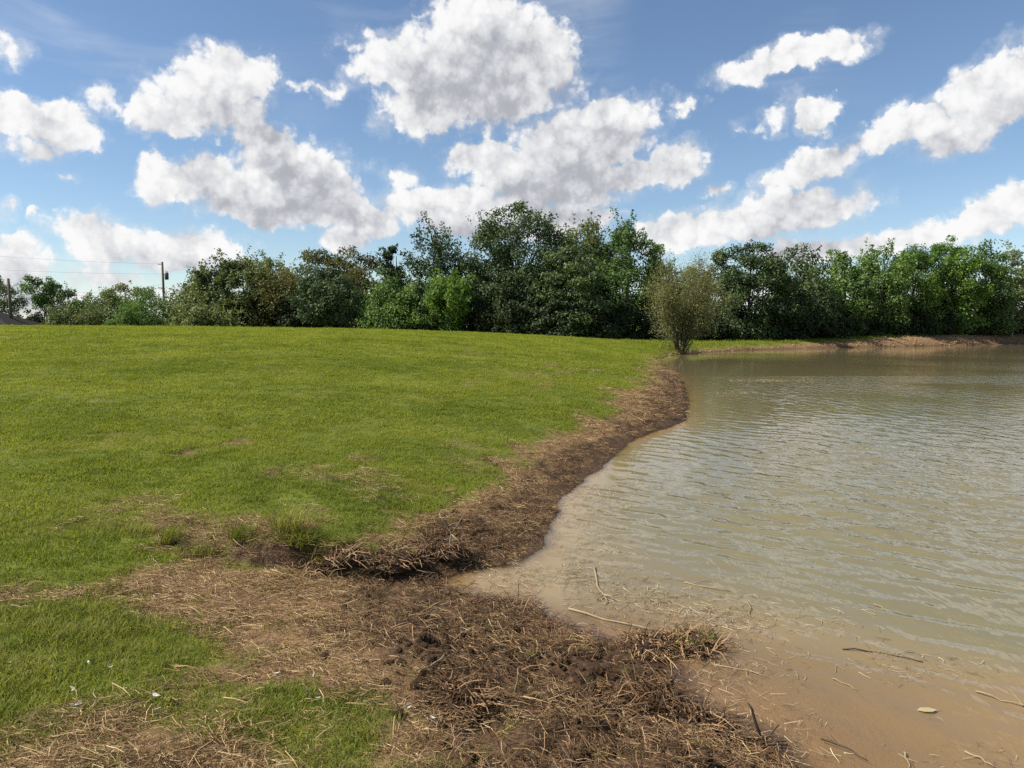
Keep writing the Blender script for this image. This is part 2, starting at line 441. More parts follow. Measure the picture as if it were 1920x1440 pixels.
class MB:
    """Collects shapes for one mesh."""
    def __init__(s): s.v = []; s.f = []; s.n = 0; s.t = []
    def add(s, verts, faces, tint=0.5):
        verts = np.asarray(verts, float)
        s.v.append(verts); s.f += [tuple(i + s.n for i in f) for f in faces]; s.n += len(verts)
        s.t.append(np.full(len(verts), tint)); return s
    def tube(s, pts, rad, sides=6, tint=.5, cap=True):
        pts = np.asarray(pts, float); n = len(pts)
        rad = np.broadcast_to(np.asarray(rad, float), (n,))
        tan = np.gradient(pts, axis=0); tan /= np.linalg.norm(tan, axis=1)[:, None] + 1e-9
        ref = np.array([0., 0., 1.]) if abs(tan[0][2]) < .9 else np.array([1., 0., 0.])
        V = []
        for i in range(n):
            a = np.cross(tan[i], ref); a /= np.linalg.norm(a) + 1e-9; b = np.cross(tan[i], a)
            ref = np.cross(a, tan[i]) if np.linalg.norm(np.cross(a, tan[i])) > .1 else ref
            for k in range(sides):
                t = 2 * math.pi * k / sides
                V.append(pts[i] + rad[i] * (math.cos(t) * a + math.sin(t) * b))
        Fc = [(i * sides + k, i * sides + (k + 1) % sides, (i + 1) * sides + (k + 1) % sides, (i + 1) * sides + k) for i in range(n - 1) for k in range(sides)]
        if cap:
            Fc.append(tuple(range(sides - 1, -1, -1))); Fc.append(tuple((n - 1) * sides + k for k in range(sides)))
        return s.add(V, Fc, tint)
    def box(s, c, size, rz=0., tint=.5):
        c = np.asarray(c, float); h = np.asarray(size, float) / 2
        V = np.array([(x, y, z) for x in (-1, 1) for y in (-1, 1) for z in (-1, 1)], float) * h
        ca, sa = math.cos(rz), math.sin(rz)
        V = np.stack([V[:, 0] * ca - V[:, 1] * sa, V[:, 0] * sa + V[:, 1] * ca, V[:, 2]], 1) + c
        return s.add(V, [(0, 1, 3, 2), (4, 6, 7, 5), (0, 4, 5, 1), (2, 3, 7, 6), (0, 2, 6, 4), (1, 5, 7, 3)], tint)
    def mesh(s, name, smooth=False):
        V = np.concatenate(s.v); T = np.concatenate(s.t)
        return mesh_from(name, V, [i for f in s.f for i in f], [len(f) for f in s.f], {'tint': T}, smooth)
    def build(s, name, mat, parent=None, smooth=False):
        return link(name, s.mesh(name, smooth), mat, parent)

def material(name):
    m = bpy.data.materials.new(name); m.use_nodes = True
    m.node_tree.nodes.clear()
    return m, NT(m.node_tree)

def out(q, sh):
    o = q.new('ShaderNodeOutputMaterial'); q.l.new(sh, o.inputs[0])

def principled(q, col, rough=.8, spec=.3, normal=None):
    p = q.new('ShaderNodeBsdfPrincipled')
    q.put(p.inputs['Base Color'], col); q.put(p.inputs['Roughness'], rough); q.put(p.inputs['Specular IOR Level'], spec)
    if normal is not None: q.l.new(normal, p.inputs['Normal'])
    return p.outputs[0]

def bump(q, h, strength=.5, dist=.02):
    b = q.new('ShaderNodeBump'); q.put(b.inputs['Strength'], strength); q.put(b.inputs['Distance'], dist); q.l.new(h, b.inputs['Height'])
    return b.outputs[0]

def plain(name, c1, c2, scale=20., rough=.85, spec=.25, bstr=.3, bdist=.01, use_tint=False):
    """Mottled two-colour material."""
    m, q = material(name)
    tcx = q.new('ShaderNodeTexCoord').outputs['Object']
    f = q.noise(tcx, scale, 5., .6)
    if use_tint: f = q.math('ADD', q.math('MULTIPLY', f, .4), q.math('MULTIPLY', q.attr('tint').outputs['Fac'], .8), clamp=True)
    out(q, principled(q, q.mix(f, c1, c2), rough, spec, bump(q, q.noise(tcx, scale * 3, 4., .6), bstr, bdist)))
    return m

def leafy(name, cols, trans=.4, gloss=.08, nscale=.35, rough=.6, bands=0.):
    """Leaf or blade: light shines through it. cols: dark, mid, pale."""
    m, q = material(name)
    pos = q.new('ShaderNodeNewGeometry').outputs['Position']
    info = q.new('ShaderNodeObjectInfo').outputs['Random']
    t = q.attr('tint').outputs['Fac']
    f = q.math('ADD', q.math('MULTIPLY', q.noise(pos, nscale, 4., .6), 1.25), q.math('MULTIPLY', q.math('SUBTRACT', info, .5), .35))
    f = q.math('ADD', f, q.math('MULTIPLY', q.math('SUBTRACT', t, .5), .42 if bands else .7))
    if bands:      # broad drifts of lusher and drier growth, drawn out along the mowing direction
        f = q.math('ADD', f, q.math('MULTIPLY', q.math('SUBTRACT', q.noise(q.vmath('MULTIPLY', pos, (.16, .42, 0.)), 1., 3., .55), .5), bands))
        f = q.math('ADD', f, q.math('MULTIPLY', q.math('SUBTRACT', q.noise(pos, 2.6, 3., .6), .5), bands * .7))
    f = q.math('SUBTRACT', f, .12, clamp=True)
    ramp = q.new('ShaderNodeValToRGB')
    e = ramp.color_ramp.elements
    e[0].position = .12; e[0].color = (*cols[0], 1); e[1].position = .9; e[1].color = (*cols[2], 1)
    k = e.new(.5); k.color = (*cols[1], 1)
    q.l.new(f, ramp.inputs[0])
    c = ramp.outputs[0]
    df = q.new('ShaderNodeBsdfDiffuse'); q.l.new(c, df.inputs[0])
    tr = q.new('ShaderNodeBsdfTranslucent'); q.l.new(q.mix(.35, c, q.vmath('MULTIPLY', c, (1.5, 1.35, .4))), tr.inputs[0])
    gl = q.new('ShaderNodeBsdfGlossy'); gl.inputs[1].default_value = rough; gl.inputs[0].default_value = (1, 1, 1, 1)
    a = q.new('ShaderNodeMixShader'); a.inputs[0].default_value = trans; q.l.new(df.outputs[0], a.inputs[1]); q.l.new(tr.outputs[0], a.inputs[2])
    b = q.new('ShaderNodeMixShader'); b.inputs[0].default_value = gloss * .5; q.l.new(a.outputs[0], b.inputs[1]); q.l.new(gl.outputs[0], b.inputs[2])
    out(q, b.outputs[0])
    return m

# ---------------------------------------------------------------- ground
def axis(fine0, fine1, step, lo, hi, grow, cap=40.):
    a = list(np.arange(fine0, fine1, step))
    s = step; x = a[-1]
    while x < hi:
        s = min(s * grow, cap); x += s; a.append(x)
    s = step; x = a[0]; b = []
    while x > lo:
        s = min(s * grow, cap); x -= s; b.append(x)
    return np.array(b[::-1] + a)

def grid_mesh(name, xs, ys, zf, keep=None, attrs=None):
    X, Y = np.meshgrid(xs, ys)
    nx, ny = len(xs), len(ys)
    i = np.arange(nx * ny).reshape(ny, nx)
    q = np.stack([i[:-1, :-1], i[:-1, 1:], i[1:, 1:], i[1:, :-1]], -1).reshape(-1, 4)
    V = np.stack([X.ravel(), Y.ravel(), zf.ravel()], 1)
    if keep is not None:
        k = keep.ravel()
        q = q[k[q].any(1)]
        used = np.unique(q); mp = np.zeros(len(V), np.int64); mp[used] = np.arange(len(used))
        V = V[used]; q = mp[q]
        attrs = {n: a.ravel()[used] for n, a in attrs.items()}
    else:
        attrs = {n: a.ravel() for n, a in attrs.items()}
    return mesh_from(name, V, q.ravel(), np.full(len(q), 4), attrs)

gx = axis(-4.2, 3.0, 0.03, -900, 900, 1.032)
gy_near = np.arange(2.2, 8.0, 0.03)
gy = list(gy_near); yv = gy[-1]
while yv < 95: yv += max(.03, yv * .0068); gy.append(yv)
st_ = .7
while yv < 1200: st_ *= 1.12; yv += st_; gy.append(yv)
yv = 2.2; st_ = .03; lo_ = []
while yv > -300: st_ *= 1.14; yv -= st_; lo_.append(yv)
gy = np.array(lo_[::-1] + gy)
GX, GY = np.meshgrid(gx, gy)
GZ, GD, GL, GW = ground_z(GX, GY, True)
ground_me = grid_mesh('ground', gx, gy, GZ, None, {'litter': GL, 'wet': GW, 'depth': np.clip(-GD, -1, 3)})

m_ground, q = material('turf_and_mud')
pos = q.new('ShaderNodeNewGeometry').outputs['Position']
lit = q.attr('litter').outputs['Fac']; wet = q.attr('wet').outputs['Fac']; dep = q.attr('depth').outputs['Fac']
nb = q.noise(pos, .45, 4., .6); nm = q.noise(pos, 5., 5., .65); nf = q.noise(pos, 42., 5., .7)
turf = q.mix(q.smooth(nb, .35, .68), (.070, .100, .012, 1), (.120, .150, .016, 1))
turf = q.mix(q.smooth(nm, .35, .75), turf, (.14, .15, .026, 1))
straw = q.mix(q.smooth(nf, .3, .7), (.095, .055, .025, 1), (.28, .18, .085, 1))
straw = q.mix(q.smooth(nm, .35, .7), straw, (.20, .115, .055, 1))
mud = q.mix(q.smooth(nf, .35, .75), (.046, .026, .012, 1), (.125, .070, .034, 1))
bed = q.mix(q.smooth(q.noise(pos, 2.2, 5., .6), .3, .7), (.32, .20, .092, 1), (.25, .155, .072, 1))
c = q.mix(lit, turf, q.mix(wet, straw, mud))
c = q.mix(q.smooth(dep, .02, .22), c, bed)
hgt = q.math('ADD', q.math('MULTIPLY', nf, .5), nm)
out(q, principled(q, c, q.math('SUBTRACT', .95, q.math('MULTIPLY', wet, .2)), .2, bump(q, hgt, .9, .03)))
ground = tag(link('ground', ground_me, m_ground), 'gently rising mown lawn with a churned muddy bank by the pond', 'ground', kind='structure')

# ---------------------------------------------------------------- pond water
WDIR = R(47)        # the ripples run towards upper right
_wr = np.random.RandomState(4)
WAVES = []
for k in range(34):
    lam = 0.095 * (5.4 ** _wr.rand()); th = WDIR + _wr.randn() * .33
    WAVES.append((2 * math.pi / lam, math.cos(th), math.sin(th), _wr.rand() * 6.28, lam))

def wave_z(x, y, d, step):
    gust = sstep(.32, .62, fbm(x * .8 + y * .3, y, 7., 3, 51)) * .75 + .35
    shelter = 0.18 + 0.82 * sstep(5, 17, -d - 7 * sstep(30, 45, y)) * 1.0
    shelter = np.where(y < 30, 0.6 + .4 * sstep(.2, 2.5, -d), shelter)
    edge = sstep(0.0, .5, -d) * (.55 + .45 * sstep(0.5, 3.0, -d))
    z = np.zeros_like(x)
    for (k, cx_, cy_, ph, lam) in WAVES:
        f = np.clip((lam / step - 2.2) / 2.5, 0, 1)
        p = k * (x * cx_ + y * cy_) + ph + 1.3 * (fbm(x, y, 2.2, 2, 60) - .5) * 6
        s_ = np.sin(p)
        z = z + f * lam * (s_ + .25 * np.cos(2 * p))
    return z * 0.0056 * gust * shelter * edge, gust * shelter * edge

wx = axis(-1.0, 5.0, 0.035, -1.0, 150, 1.026)
wy = list(np.arange(2.0, 8.5, .032)); yv = wy[-1]
while yv < 106: yv += max(.032, yv * .0054); wy.append(yv)
yv = 2.0; st_ = .05; lo_ = []
while yv > -15: st_ *= 1.12; yv -= st_; lo_.append(yv)
wy = np.array(lo_[::-1] + wy)
WX, WY = np.meshgrid(wx, wy)
WDd = shore_d(WX, WY)
stp = np.maximum(np.gradient(wx)[None, :], np.gradient(wy)[:, None] * .8) * np.ones_like(WX)
WZ, RUF = wave_z(WX, WY, WDd, stp)
gzw = ground_z(WX, WY)
water_me = grid_mesh('pond_water', wx, wy, WZ, WDd < .35, {'depth': np.clip(-gzw, 0, 2), 'ruffle': RUF})
m_water, q = material('muddy_pond_water')
pos = q.new('ShaderNodeNewGeometry').outputs['Position']
dep = q.attr('depth').outputs['Fac']; ruf = q.attr('ruffle').outputs['Fac']
rotm = q.new('ShaderNodeMapping', vector_type='POINT'); q.l.new(pos, rotm.inputs[0]); rotm.inputs[2].default_value = (0, 0, -WDIR); rotm.inputs[3].default_value = (1., .38, 1.)
rip = q.math('ADD', q.noise(rotm.outputs[0], 4.2, 3., .55, 2., .3), q.math('MULTIPLY', q.noise(rotm.outputs[0], 13., 2., .5), .25))
bmp = q.new('ShaderNodeBump'); bmp.inputs['Strength'].default_value = 1.0; q.l.new(q.math('MULTIPLY', ruf, 0.035), bmp.inputs['Distance']); q.l.new(rip, bmp.inputs['Height'])
silt = q.mix(q.smooth(dep, .0, .30), (.27, .178, .080, 1), (.156, .131, .064, 1))
silt = q.mix(q.smooth(q.noise(pos, .5, 3.), .35, .7, 0., .35), silt, (.165, .145, .075, 1))
df = q.new('ShaderNodeBsdfDiffuse'); q.l.new(silt, df.inputs[0])
tp = q.new('ShaderNodeBsdfTransparent'); tp.inputs[0].default_value = (.97, .93, .86, 1)
body = q.new('ShaderNodeMixShader'); q.l.new(q.math('SUBTRACT', 1., q.math('EXPONENT', q.math('MULTIPLY', dep, -22.))), body.inputs[0])
q.l.new(tp.outputs[0], body.inputs[1]); q.l.new(df.outputs[0], body.inputs[2])
gl = q.new('ShaderNodeBsdfGlossy'); gl.inputs[0].default_value = (1, 1, 1, 1); gl.inputs[1].default_value = .04; q.l.new(bmp.outputs[0], gl.inputs['Normal'])
fr = q.new('ShaderNodeFresnel'); fr.inputs[0].default_value = 1.333; q.l.new(bmp.outputs[0], fr.inputs['Normal'])
sh = q.new('ShaderNodeMixShader'); q.l.new(fr.outputs[0], sh.inputs[0]); q.l.new(body.outputs[0], sh.inputs[1]); q.l.new(gl.outputs[0], sh.inputs[2])
out(q, sh.outputs[0])
water = tag(link('pond_water', water_me, m_water), 'rippled muddy brown pond water', 'water', kind='structure')

# ---------------------------------------------------------------- foliage builders
WOOD = 'trees of the wood beyond the pond'
LEFT = 'trees beyond the lawn at the left'
def unit(v): return v / (np.linalg.norm(v, axis=-1, keepdims=True) + 1e-9)

def leaf_quads(P, N, size, rng, aspect=.55, droop=0.):
    """One bent four-cornered leaf at each point P, facing N."""
    n = len(P)
    r = unit(rng.normal(size=(n, 3)))
    a = unit(np.cross(N, r)); a[:, 2] -= droop; a = unit(a)
    b = unit(np.cross(N, a))
    L = (size * (0.65 + .7 * rng.rand(n)))[:, None]
    Wd = L * aspect
    c = P
    V = np.stack([c - a * L * .5, c + b * Wd * .5 - N * L * .06, c + a * L * .5, c - b * Wd * .5 - N * L * .06], 1).reshape(-1, 3)
    return V

def profile(shape, t):
    """Crown radius (0..1) against height (0 foot, 1 tip)."""
    if shape == 'round': return np.sqrt(np.clip(1 - (1.75 * (t - .46)) ** 2, .02, 1))
    if shape == 'oak':   return np.interp(t, [0, .12, .35, .62, .82, .94, 1], [.62, .85, 1, .96, .78, .5, .2])
    if shape == 'cone':  return np.interp(t, [0, .1, .3, .6, .85, 1], [.6, .95, 1, .68, .3, .04])
    if shape == 'column': return np.interp(t, [0, .15, .5, .75, .92, 1], [.6, .9, 1, .9, .55, .12])
    if shape == 'vase':  return np.interp(t, [0, .2, .45, .7, .9, 1], [.30, .5, .78, 1, .8, .35])
    if shape == 'shrub': return np.interp(t, [0, .25, .55, .8, 1], [.85, 1, .92, .66, .2])
    return np.ones_like(t)

def make_tree(name, label, group, x, y, H, hw, shape, mat, seed, clumps=70, leaves=14000, leaf=.255, bottom=.12, clump=.27,
              spiky=0., sparse=0., trunks=1, bark=None, cat='tree', ztop_flat=.8, lean=0.):
    rng = np.random.RandomState(seed)
    bz = gz(x, y) - .08
    rt = root(name, (x, y, bz), label, cat, group)
    leaves = int(leaves * 1.25)
    if group == LEFT: hw *= 1.3
    elif group == WOOD: hw *= 1.14
    # uneven outline: lobes round the crown
    ph = rng.rand(4) * 6.28; am = rng.rand(4) * np.array([.16, .13, .1, .08])
    def rad(t, ang):
        k = 1 + sum(am[i] * np.sin((i + 1) * ang + ph[i] + 2.2 * i * t) for i in range(4))
        return profile(shape, t) * hw * k
    t = np.clip(rng.rand(clumps * 6), 0, 1)
    w_ = profile(shape, t); t = t[rng.rand(len(t)) < (w_ ** 1.3 + .06)][:clumps]
    n = len(t)
    ang = rng.rand(n) * 6.2832
    rr = (.35 + .65 * np.sqrt(rng.rand(n)))
    rr = np.where(t > .93, rr * .6, rr)
    cr = hw * clump * (.6 + .9 * rng.rand(n)) * (1 - .35 * t) + .12
    Rr = np.maximum(rad(t, ang) - cr * .6, 0.03) * rr
    cz = bottom * H + t * (H * (1 - bottom) - cr * .7)
    C = np.stack([np.cos(ang) * Rr + lean * cz, np.sin(ang) * Rr, cz], 1)
    if shape in ('round', 'oak', 'shrub'): C[:, 2] -= .10 * H * (Rr / hw) ** 2 * (1 - t)
    # leaves on the clumps' shells
    wgt = cr ** 2; cnt = np.maximum((leaves * wgt / wgt.sum()).astype(int), 12)
    ci = np.repeat(np.arange(n), cnt)
    u = unit(rng.normal(size=(len(ci), 3))); u[:, 2] = u[:, 2] * .85 + .18; u = unit(u)
    rad_ = cr[ci] * (0.45 + .6 * rng.rand(len(ci)) ** .6) * (1 + .35 * np.sin(u[:, 0] * 7 + ci) * np.cos(u[:, 1] * 6 + 2 * ci))
    Pt = C[ci] + u * rad_[:, None] * np.array([1, 1, ztop_flat])
    if spiky > 0:      # shoots that stick out of the crown
        ns = int(spiky); si = rng.randint(0, n, ns)
        out_ = unit(np.stack([np.cos(ang[si]) * .6, np.sin(ang[si]) * .6, .45 + 1.0 * rng.rand(ns)], 1) + .25 * rng.normal(size=(ns, 3)))
        ln = cr[si] * (1.2 + 1.2 * rng.rand(ns)); k = 22
        ss = np.repeat(np.arange(ns), k); fr_ = rng.rand(ns * k)
        Ps = C[si][ss] + out_[ss] * (ln[ss] * (.4 + .75 * fr_))[:, None] + rng.normal(size=(ns * k, 3)) * (.10 + .22 * (1 - fr_))[:, None] * cr[si][ss][:, None]
        Pt = np.concatenate([Pt, Ps]); u = np.concatenate([u, unit(rng.normal(size=Ps.shape))]); ci = np.concatenate([ci, si[ss]])
    if sparse > 0:
        k = rng.rand(len(Pt)) > sparse; Pt, u, ci = Pt[k], u[k], ci[k]
    k = Pt[:, 2] > .05; Pt, u, ci = Pt[k], u[k], ci[k]
    N = unit(u * .7 + rng.normal(size=u.shape) * .55 + np.array([0, 0, .25]))
    V = leaf_quads(Pt, N, leaf, rng)
    ct = rng.rand(n)
    tint = np.repeat(np.clip(.5 + (ct[ci] - .5) * .7 + rng.normal(size=len(ci)) * .16, 0, 1), 4)
    nq = len(Pt)
    me = mesh_from('crown', V, np.arange(nq * 4), np.full(nq, 4), {'tint': tint}, False)
    link('crown', me, mat, rt)
    # trunk and limbs that end inside the foliage
    tr = MB(); br = MB()
    r0 = max(.05, H * .018) / math.sqrt(trunks)
    for k in range(trunks):
        off = np.array([rng.normal() * .25, rng.normal() * .25, 0]) if trunks > 1 else np.zeros(3)
        topx = off * 2.5 + np.array([rng.normal() * hw * .12, rng.normal() * hw * .12, 0]) + (np.array([math.cos(k * 2.4), math.sin(k * 2.4), 0]) * hw * .38 if trunks > 1 else 0)
        zs = np.linspace(0, .82, 7)
        pts = [off * .6 + topx * s_ ** 1.3 + np.array([rng.normal() * .03 * H * .2 + lean * s_ * H, rng.normal() * .03 * H * .2, s_ * H]) * (np.array([1, 1, 1])) for s_ in zs]
        pts[0] = np.array([off[0] * .6, off[1] * .6, 0.])
        tr.tube(pts, [r0 * 1.35, r0, r0 * .9, r0 * .75, r0 * .55, r0 * .38, r0 * .15], 7)
        pts = np.array(pts)
        sel = rng.permutation(n)[:max(6, n // (4 * trunks))]
        for i in sel:
            e = C[i]; s_ = np.clip((e[2] / H - .18) * rng.uniform(.55, .9), .12, .75)
            a = np.array([np.interp(s_, zs, pts[:, j]) for j in range(3)])
            mid = a * .45 + e * .55 + np.array([0, 0, -.08 * np.linalg.norm(e - a)]) + rng.normal(size=3) * .05
            br.tube([a, mid, e], [r0 * .38, r0 * .24, r0 * .08], 5, cap=False)
    tr.build('trunk', bark, rt, True); br.build('branches', bark, rt, True)
    return rt

m_bark = plain('grey_brown_bark', (.055, .045, .036, 1), (.13, .11, .09, 1), 6., .95, .15, .6, .04)
m_bark_pale = plain('pale_weathered_wood', (.30, .27, .23, 1), (.45, .42, .38, 1), 8., .9, .2, .4, .02)
L_dark = leafy('dark_oak_leaves', [(0.03, 0.055, 0.014), (0.055, 0.091, 0.024), (0.099, 0.145, 0.036)], .28, .05)
L_green = leafy('green_leaves', [(0.046, 0.092, 0.019), (0.088, 0.16, 0.029), (0.154, 0.247, 0.046)], .34, .05)
L_olive = leafy('olive_leaves', [(0.07, 0.098, 0.028), (0.133, 0.165, 0.046), (0.218, 0.255, 0.08)], .34, .05)
L_bright = leafy('fresh_green_leaves', [(0.06, 0.122, 0.018), (0.114, 0.208, 0.028), (0.198, 0.306, 0.044)], .42, .04)
L_brown = leafy('yellowing_leaves', [(0.062, 0.066, 0.018), (0.112, 0.112, 0.03), (0.165, 0.158, 0.052)], .36, .03)
L_blue = leafy('blue_green_leaves', [(0.024, 0.05, 0.014), (0.046, 0.08, 0.022), (0.085, 0.125, 0.04)], .30, .06)
L_willow = leafy('olive_brown_willow_leaves', [(.105, .112, .036), (.175, .178, .06), (.26, .255, .10)], .36, .03)
L_shade = leafy('shaded_undergrowth_leaves', [(0.017, 0.029, 0.01), (0.032, 0.046, 0.014), (0.055, 0.073, 0.024)], .28, .03)  # shade at the foot of the wood put into the leaf greens

T = [
 # name, label, group, x, y, H, half width, shape, leaves, extra
 ('broadleaf_tree', 'dark rounded tree at the left edge, behind the low house', LEFT, -66.4, 97, 7.3, 2.6, 'oak', L_dark, dict(leaves=5000, bottom=.1, clumps=40, spiky=40)),
 ('broadleaf_tree', 'slim tree with bare forked trunk and loose crown beside the left utility pole', LEFT, -57.3, 92, 7.6, 2.0, 'vase', L_green, dict(leaves=3600, bottom=.42, clumps=26, clump=.26, trunks=2)),
 ('broadleaf_tree', 'airy small-crowned tree just right of the slim fork-trunked tree', LEFT, -54.6, 94, 6.2, 2.2, 'oak', L_green, dict(leaves=6000, bottom=.0, clumps=44, spiky=40)),
 ('broadleaf_shrub', 'wide pale green rounded bush right of the slim fork-trunked tree', LEFT, -51.3, 89, 4.0, 2.9, 'shrub', L_olive, dict(leaves=8000, bottom=.0, clumps=50, spiky=50, cat='bush')),
 ('broadleaf_tree', 'grey green tree with an open domed crown left of the transformer pole', LEFT, -51.3, 100, 7.0, 2.7, 'vase', L_olive, dict(leaves=4200, bottom=.4, clumps=34, clump=.22)),
 ('broadleaf_shrub', 'small bright rounded bush at the lawn crest left of the transformer pole', LEFT, -45.9, 86, 2.1, 1.4, 'shrub', L_bright, dict(leaves=2200, bottom=.0, clumps=18, clump=.3, cat='bush')),
 ('broadleaf_tree', 'low dark tree filling the gap between the pale bush and open-domed tree', LEFT, -56.2, 103, 5.6, 4.0, 'oak', L_dark, dict(leaves=10000, bottom=.0, clumps=60, spiky=40)),
 ('broadleaf_tree', 'wide dark green tree behind the transformer pole, to its left', LEFT, -47.0, 97, 5.8, 3.6, 'oak', L_green, dict(leaves=12000, bottom=.0, clumps=70, spiky=60)),
 ('broadleaf_tree', 'narrow dark tree just right of the transformer pole', LEFT, -42.2, 104, 6.4, 2.9, 'oak', L_green, dict(leaves=9000, bottom=.0, clumps=56, spiky=60)),
 ('broadleaf_tree', 'grey green tree at the left end of the wood', WOOD, -28.9, 72, 6.9, 2.5, 'oak', L_olive, dict(leaves=14000, bottom=.0, spiky=80, clumps=90)),
 ('broadleaf_tree', 'tall olive tree, second from the left end of the wood', WOOD, -26.4, 74, 8.3, 2.9, 'oak', L_olive, dict(leaves=18000, bottom=.0, spiky=110, clumps=100)),
 ('broadleaf_shrub', 'broad light green thicket in front of the wood at its left end', WOOD, -27.9, 68.5, 3.0, 2.6, 'shrub', L_olive, dict(leaves=9000, bottom=.0, clumps=60, spiky=90, cat='bush')),
 ('broadleaf_tree', 'olive tree with pale top between the tall olive and the yellowing trees', WOOD, -25.0, 78, 8.3, 2.8, 'oak', L_olive, dict(leaves=13000, bottom=.0, spiky=100, clumps=90)),
 ('broadleaf_tree', 'brownish olive tree left of the round dark lawn tree', WOOD, -22.6, 74, 6.6, 3.1, 'oak', L_brown, dict(leaves=14000, bottom=.0, spiky=80, clumps=90)),
 ('oak_tree', 'tall yellow brown tree with bare limbs showing in its open crown', WOOD, -19.4, 83, 10.6, 3.7, 'vase', L_brown, dict(leaves=8500, bottom=.35, clumps=60, clump=.19, trunks=2)),
 ('broadleaf_tree', 'rusty leaved tree behind the round dark lawn tree', WOOD, -18.2, 79, 7.6, 3.2, 'oak', L_brown, dict(leaves=10000, bottom=.0)),
 ('broadleaf_tree', 'small round dark tree on the lawn edge with its trunk showing', WOOD, -15.2, 62, 5.5, 2.75, 'round', L_blue, dict(leaves=13000, bottom=.20, clumps=80, clump=.2, leaf=.22, spiky=50)),
 ('broadleaf_tree', 'yellow green tree right of the round dark lawn tree', WOOD, -15.3, 76, 7.4, 2.5, 'oak', L_brown, dict(leaves=9000, bottom=.0, lean=-.02)),
 ('poplar_tree', 'narrow pointed dark green tree left of the feathery tree', WOOD, -12.3, 77, 10.1, 2.3, 'cone', L_blue, dict(leaves=12000, bottom=.05, spiky=50, clump=.2)),
 ('locust_tree', 'feathery tree with upswept spiky shoots left of the tallest oak', WOOD, -8.0, 77, 11.4, 3.0, 'oak', L_blue, dict(leaves=9500, bottom=.2, spiky=260, clumps=64, sparse=.12)),
 ('broadleaf_tree', 'low bright green tree in front of the feathery tree', WOOD, -5.9, 70, 5.9, 2.3, 'vase', L_bright, dict(leaves=9000, bottom=.05, spiky=80, clumps=70)),
 ('broadleaf_tree', 'low mid green tree in front of the narrow pointed tree', WOOD, -11.4, 71, 5.8, 3.4, 'cone', L_green, dict(leaves=13000, bottom=.0, spiky=90, clumps=90)),
 ('oak_tree', 'tallest dark oak with a broad lumpy crown, middle of the wood', WOOD, 0.5, 75, 13.6, 5.0, 'oak', L_dark, dict(leaves=36000, bottom=.06, clumps=150, clump=.19, spiky=60)),
 ('broadleaf_tree', 'dark green tree nestled against the left flank of the tallest oak', WOOD, -4.0, 77, 8.9, 2.8, 'oak', L_dark, dict(leaves=12000, bottom=.0)),
 ('cottonwood_tree', 'grey green round-topped tree right behind the tallest oak', WOOD, 7.9, 81, 13.2, 3.6, 'column', L_olive, dict(leaves=17000, bottom=.1, spiky=80, clumps=90)),
 ('cottonwood_tree', 'tall mid green cottonwood with a full domed top right of the tallest oak', WOOD, 11.7, 77, 12.3, 3.3, 'column', L_green, dict(leaves=20000, bottom=.02, spiky=90, clumps=100)),
 ('cottonwood_tree', 'slender pointed green tree behind the willow, at its left', WOOD, 15.6, 79, 11.6, 2.1, 'cone', L_green, dict(leaves=9000, bottom=.02, spiky=60)),
 ('locust_tree', 'layered tree with yellow green sprays in front of the tallest oak, right side', WOOD, 5.4, 71, 9.2, 4.0, 'oak', L_dark, dict(leaves=22000, bottom=.0, clumps=100, ztop_flat=.4)),
 ('broadleaf_tree', 'round dense dark tree right behind the willow', WOOD, 22.6, 72, 9.9, 4.0, 'round', L_dark, dict(leaves=26000, bottom=.0, clumps=120, clump=.20, spiky=30)),
 ('broadleaf_tree', 'round dense dark tree, second right of the willow', WOOD, 28.6, 76, 9.7, 3.5, 'round', L_dark, dict(leaves=20000, bottom=.0, clumps=100, spiky=30)),
 ('tulip_tree', 'pointed light green tree right of the two round dark trees', WOOD, 34.6, 79, 9.8, 2.8, 'cone', L_green, dict(leaves=15000, bottom=.0, spiky=70, clumps=90)),
 ('tulip_tree', 'pointed green tree with several spiky tips, left of the bright round trees', WOOD, 39.8, 81, 9.7, 3.1, 'column', L_green, dict(leaves=15000, bottom=.0, spiky=120, clumps=90)),
 ('maple_tree', 'bright green domed tree, left one of the two highest at the right', WOOD, 44.8, 83.5, 10.2, 3.0, 'round', L_bright, dict(leaves=20000, bottom=.0, clumps=110)),
 ('maple_tree', 'bright green domed tree with the highest crown at the right', WOOD, 49.6, 85, 11.3, 3.0, 'oak', L_bright, dict(leaves=22000, bottom=.0, clumps=110)),
 ('maple_tree', 'green domed tree between the highest right crown and the scraggly tree', WOOD, 54.8, 87, 10.9, 3.0, 'oak', L_green, dict(leaves=17000, bottom=.0, clumps=100)),
 ('conifer_tree', 'scraggly thin olive tree with see-through top near the right edge', WOOD, 59.0, 89, 10.8, 3.0, 'cone', L_olive, dict(leaves=6500, bottom=.05, spiky=60, sparse=.25, ztop_flat=.35)),
 ('broadleaf_tree', 'olive green tree cut by the right edge of the picture', WOOD, 64.2, 92, 10.2, 3.2, 'oak', L_olive, dict(leaves=11000, bottom=.0)),
 ('broadleaf_tree', 'pale topped tree peeping between the second round dark and the pointed light tree', WOOD, 33.8, 88, 9.2, 2.8, 'oak', L_olive, dict(leaves=7000, bottom=.1, spiky=60)),
 ('broadleaf_shrub', 'low dark bush just right of the low house', LEFT, -62.6, 98, 3.6, 2.0, 'shrub', L_dark, dict(leaves=4000, bottom=.0, clumps=30, cat='bush')),
 ('broadleaf_tree', 'far tree seen in the dip above the willow', WOOD, 21.3, 90, 8.6, 3.4, 'oak', L_olive, dict(leaves=8000, bottom=.0)),
]
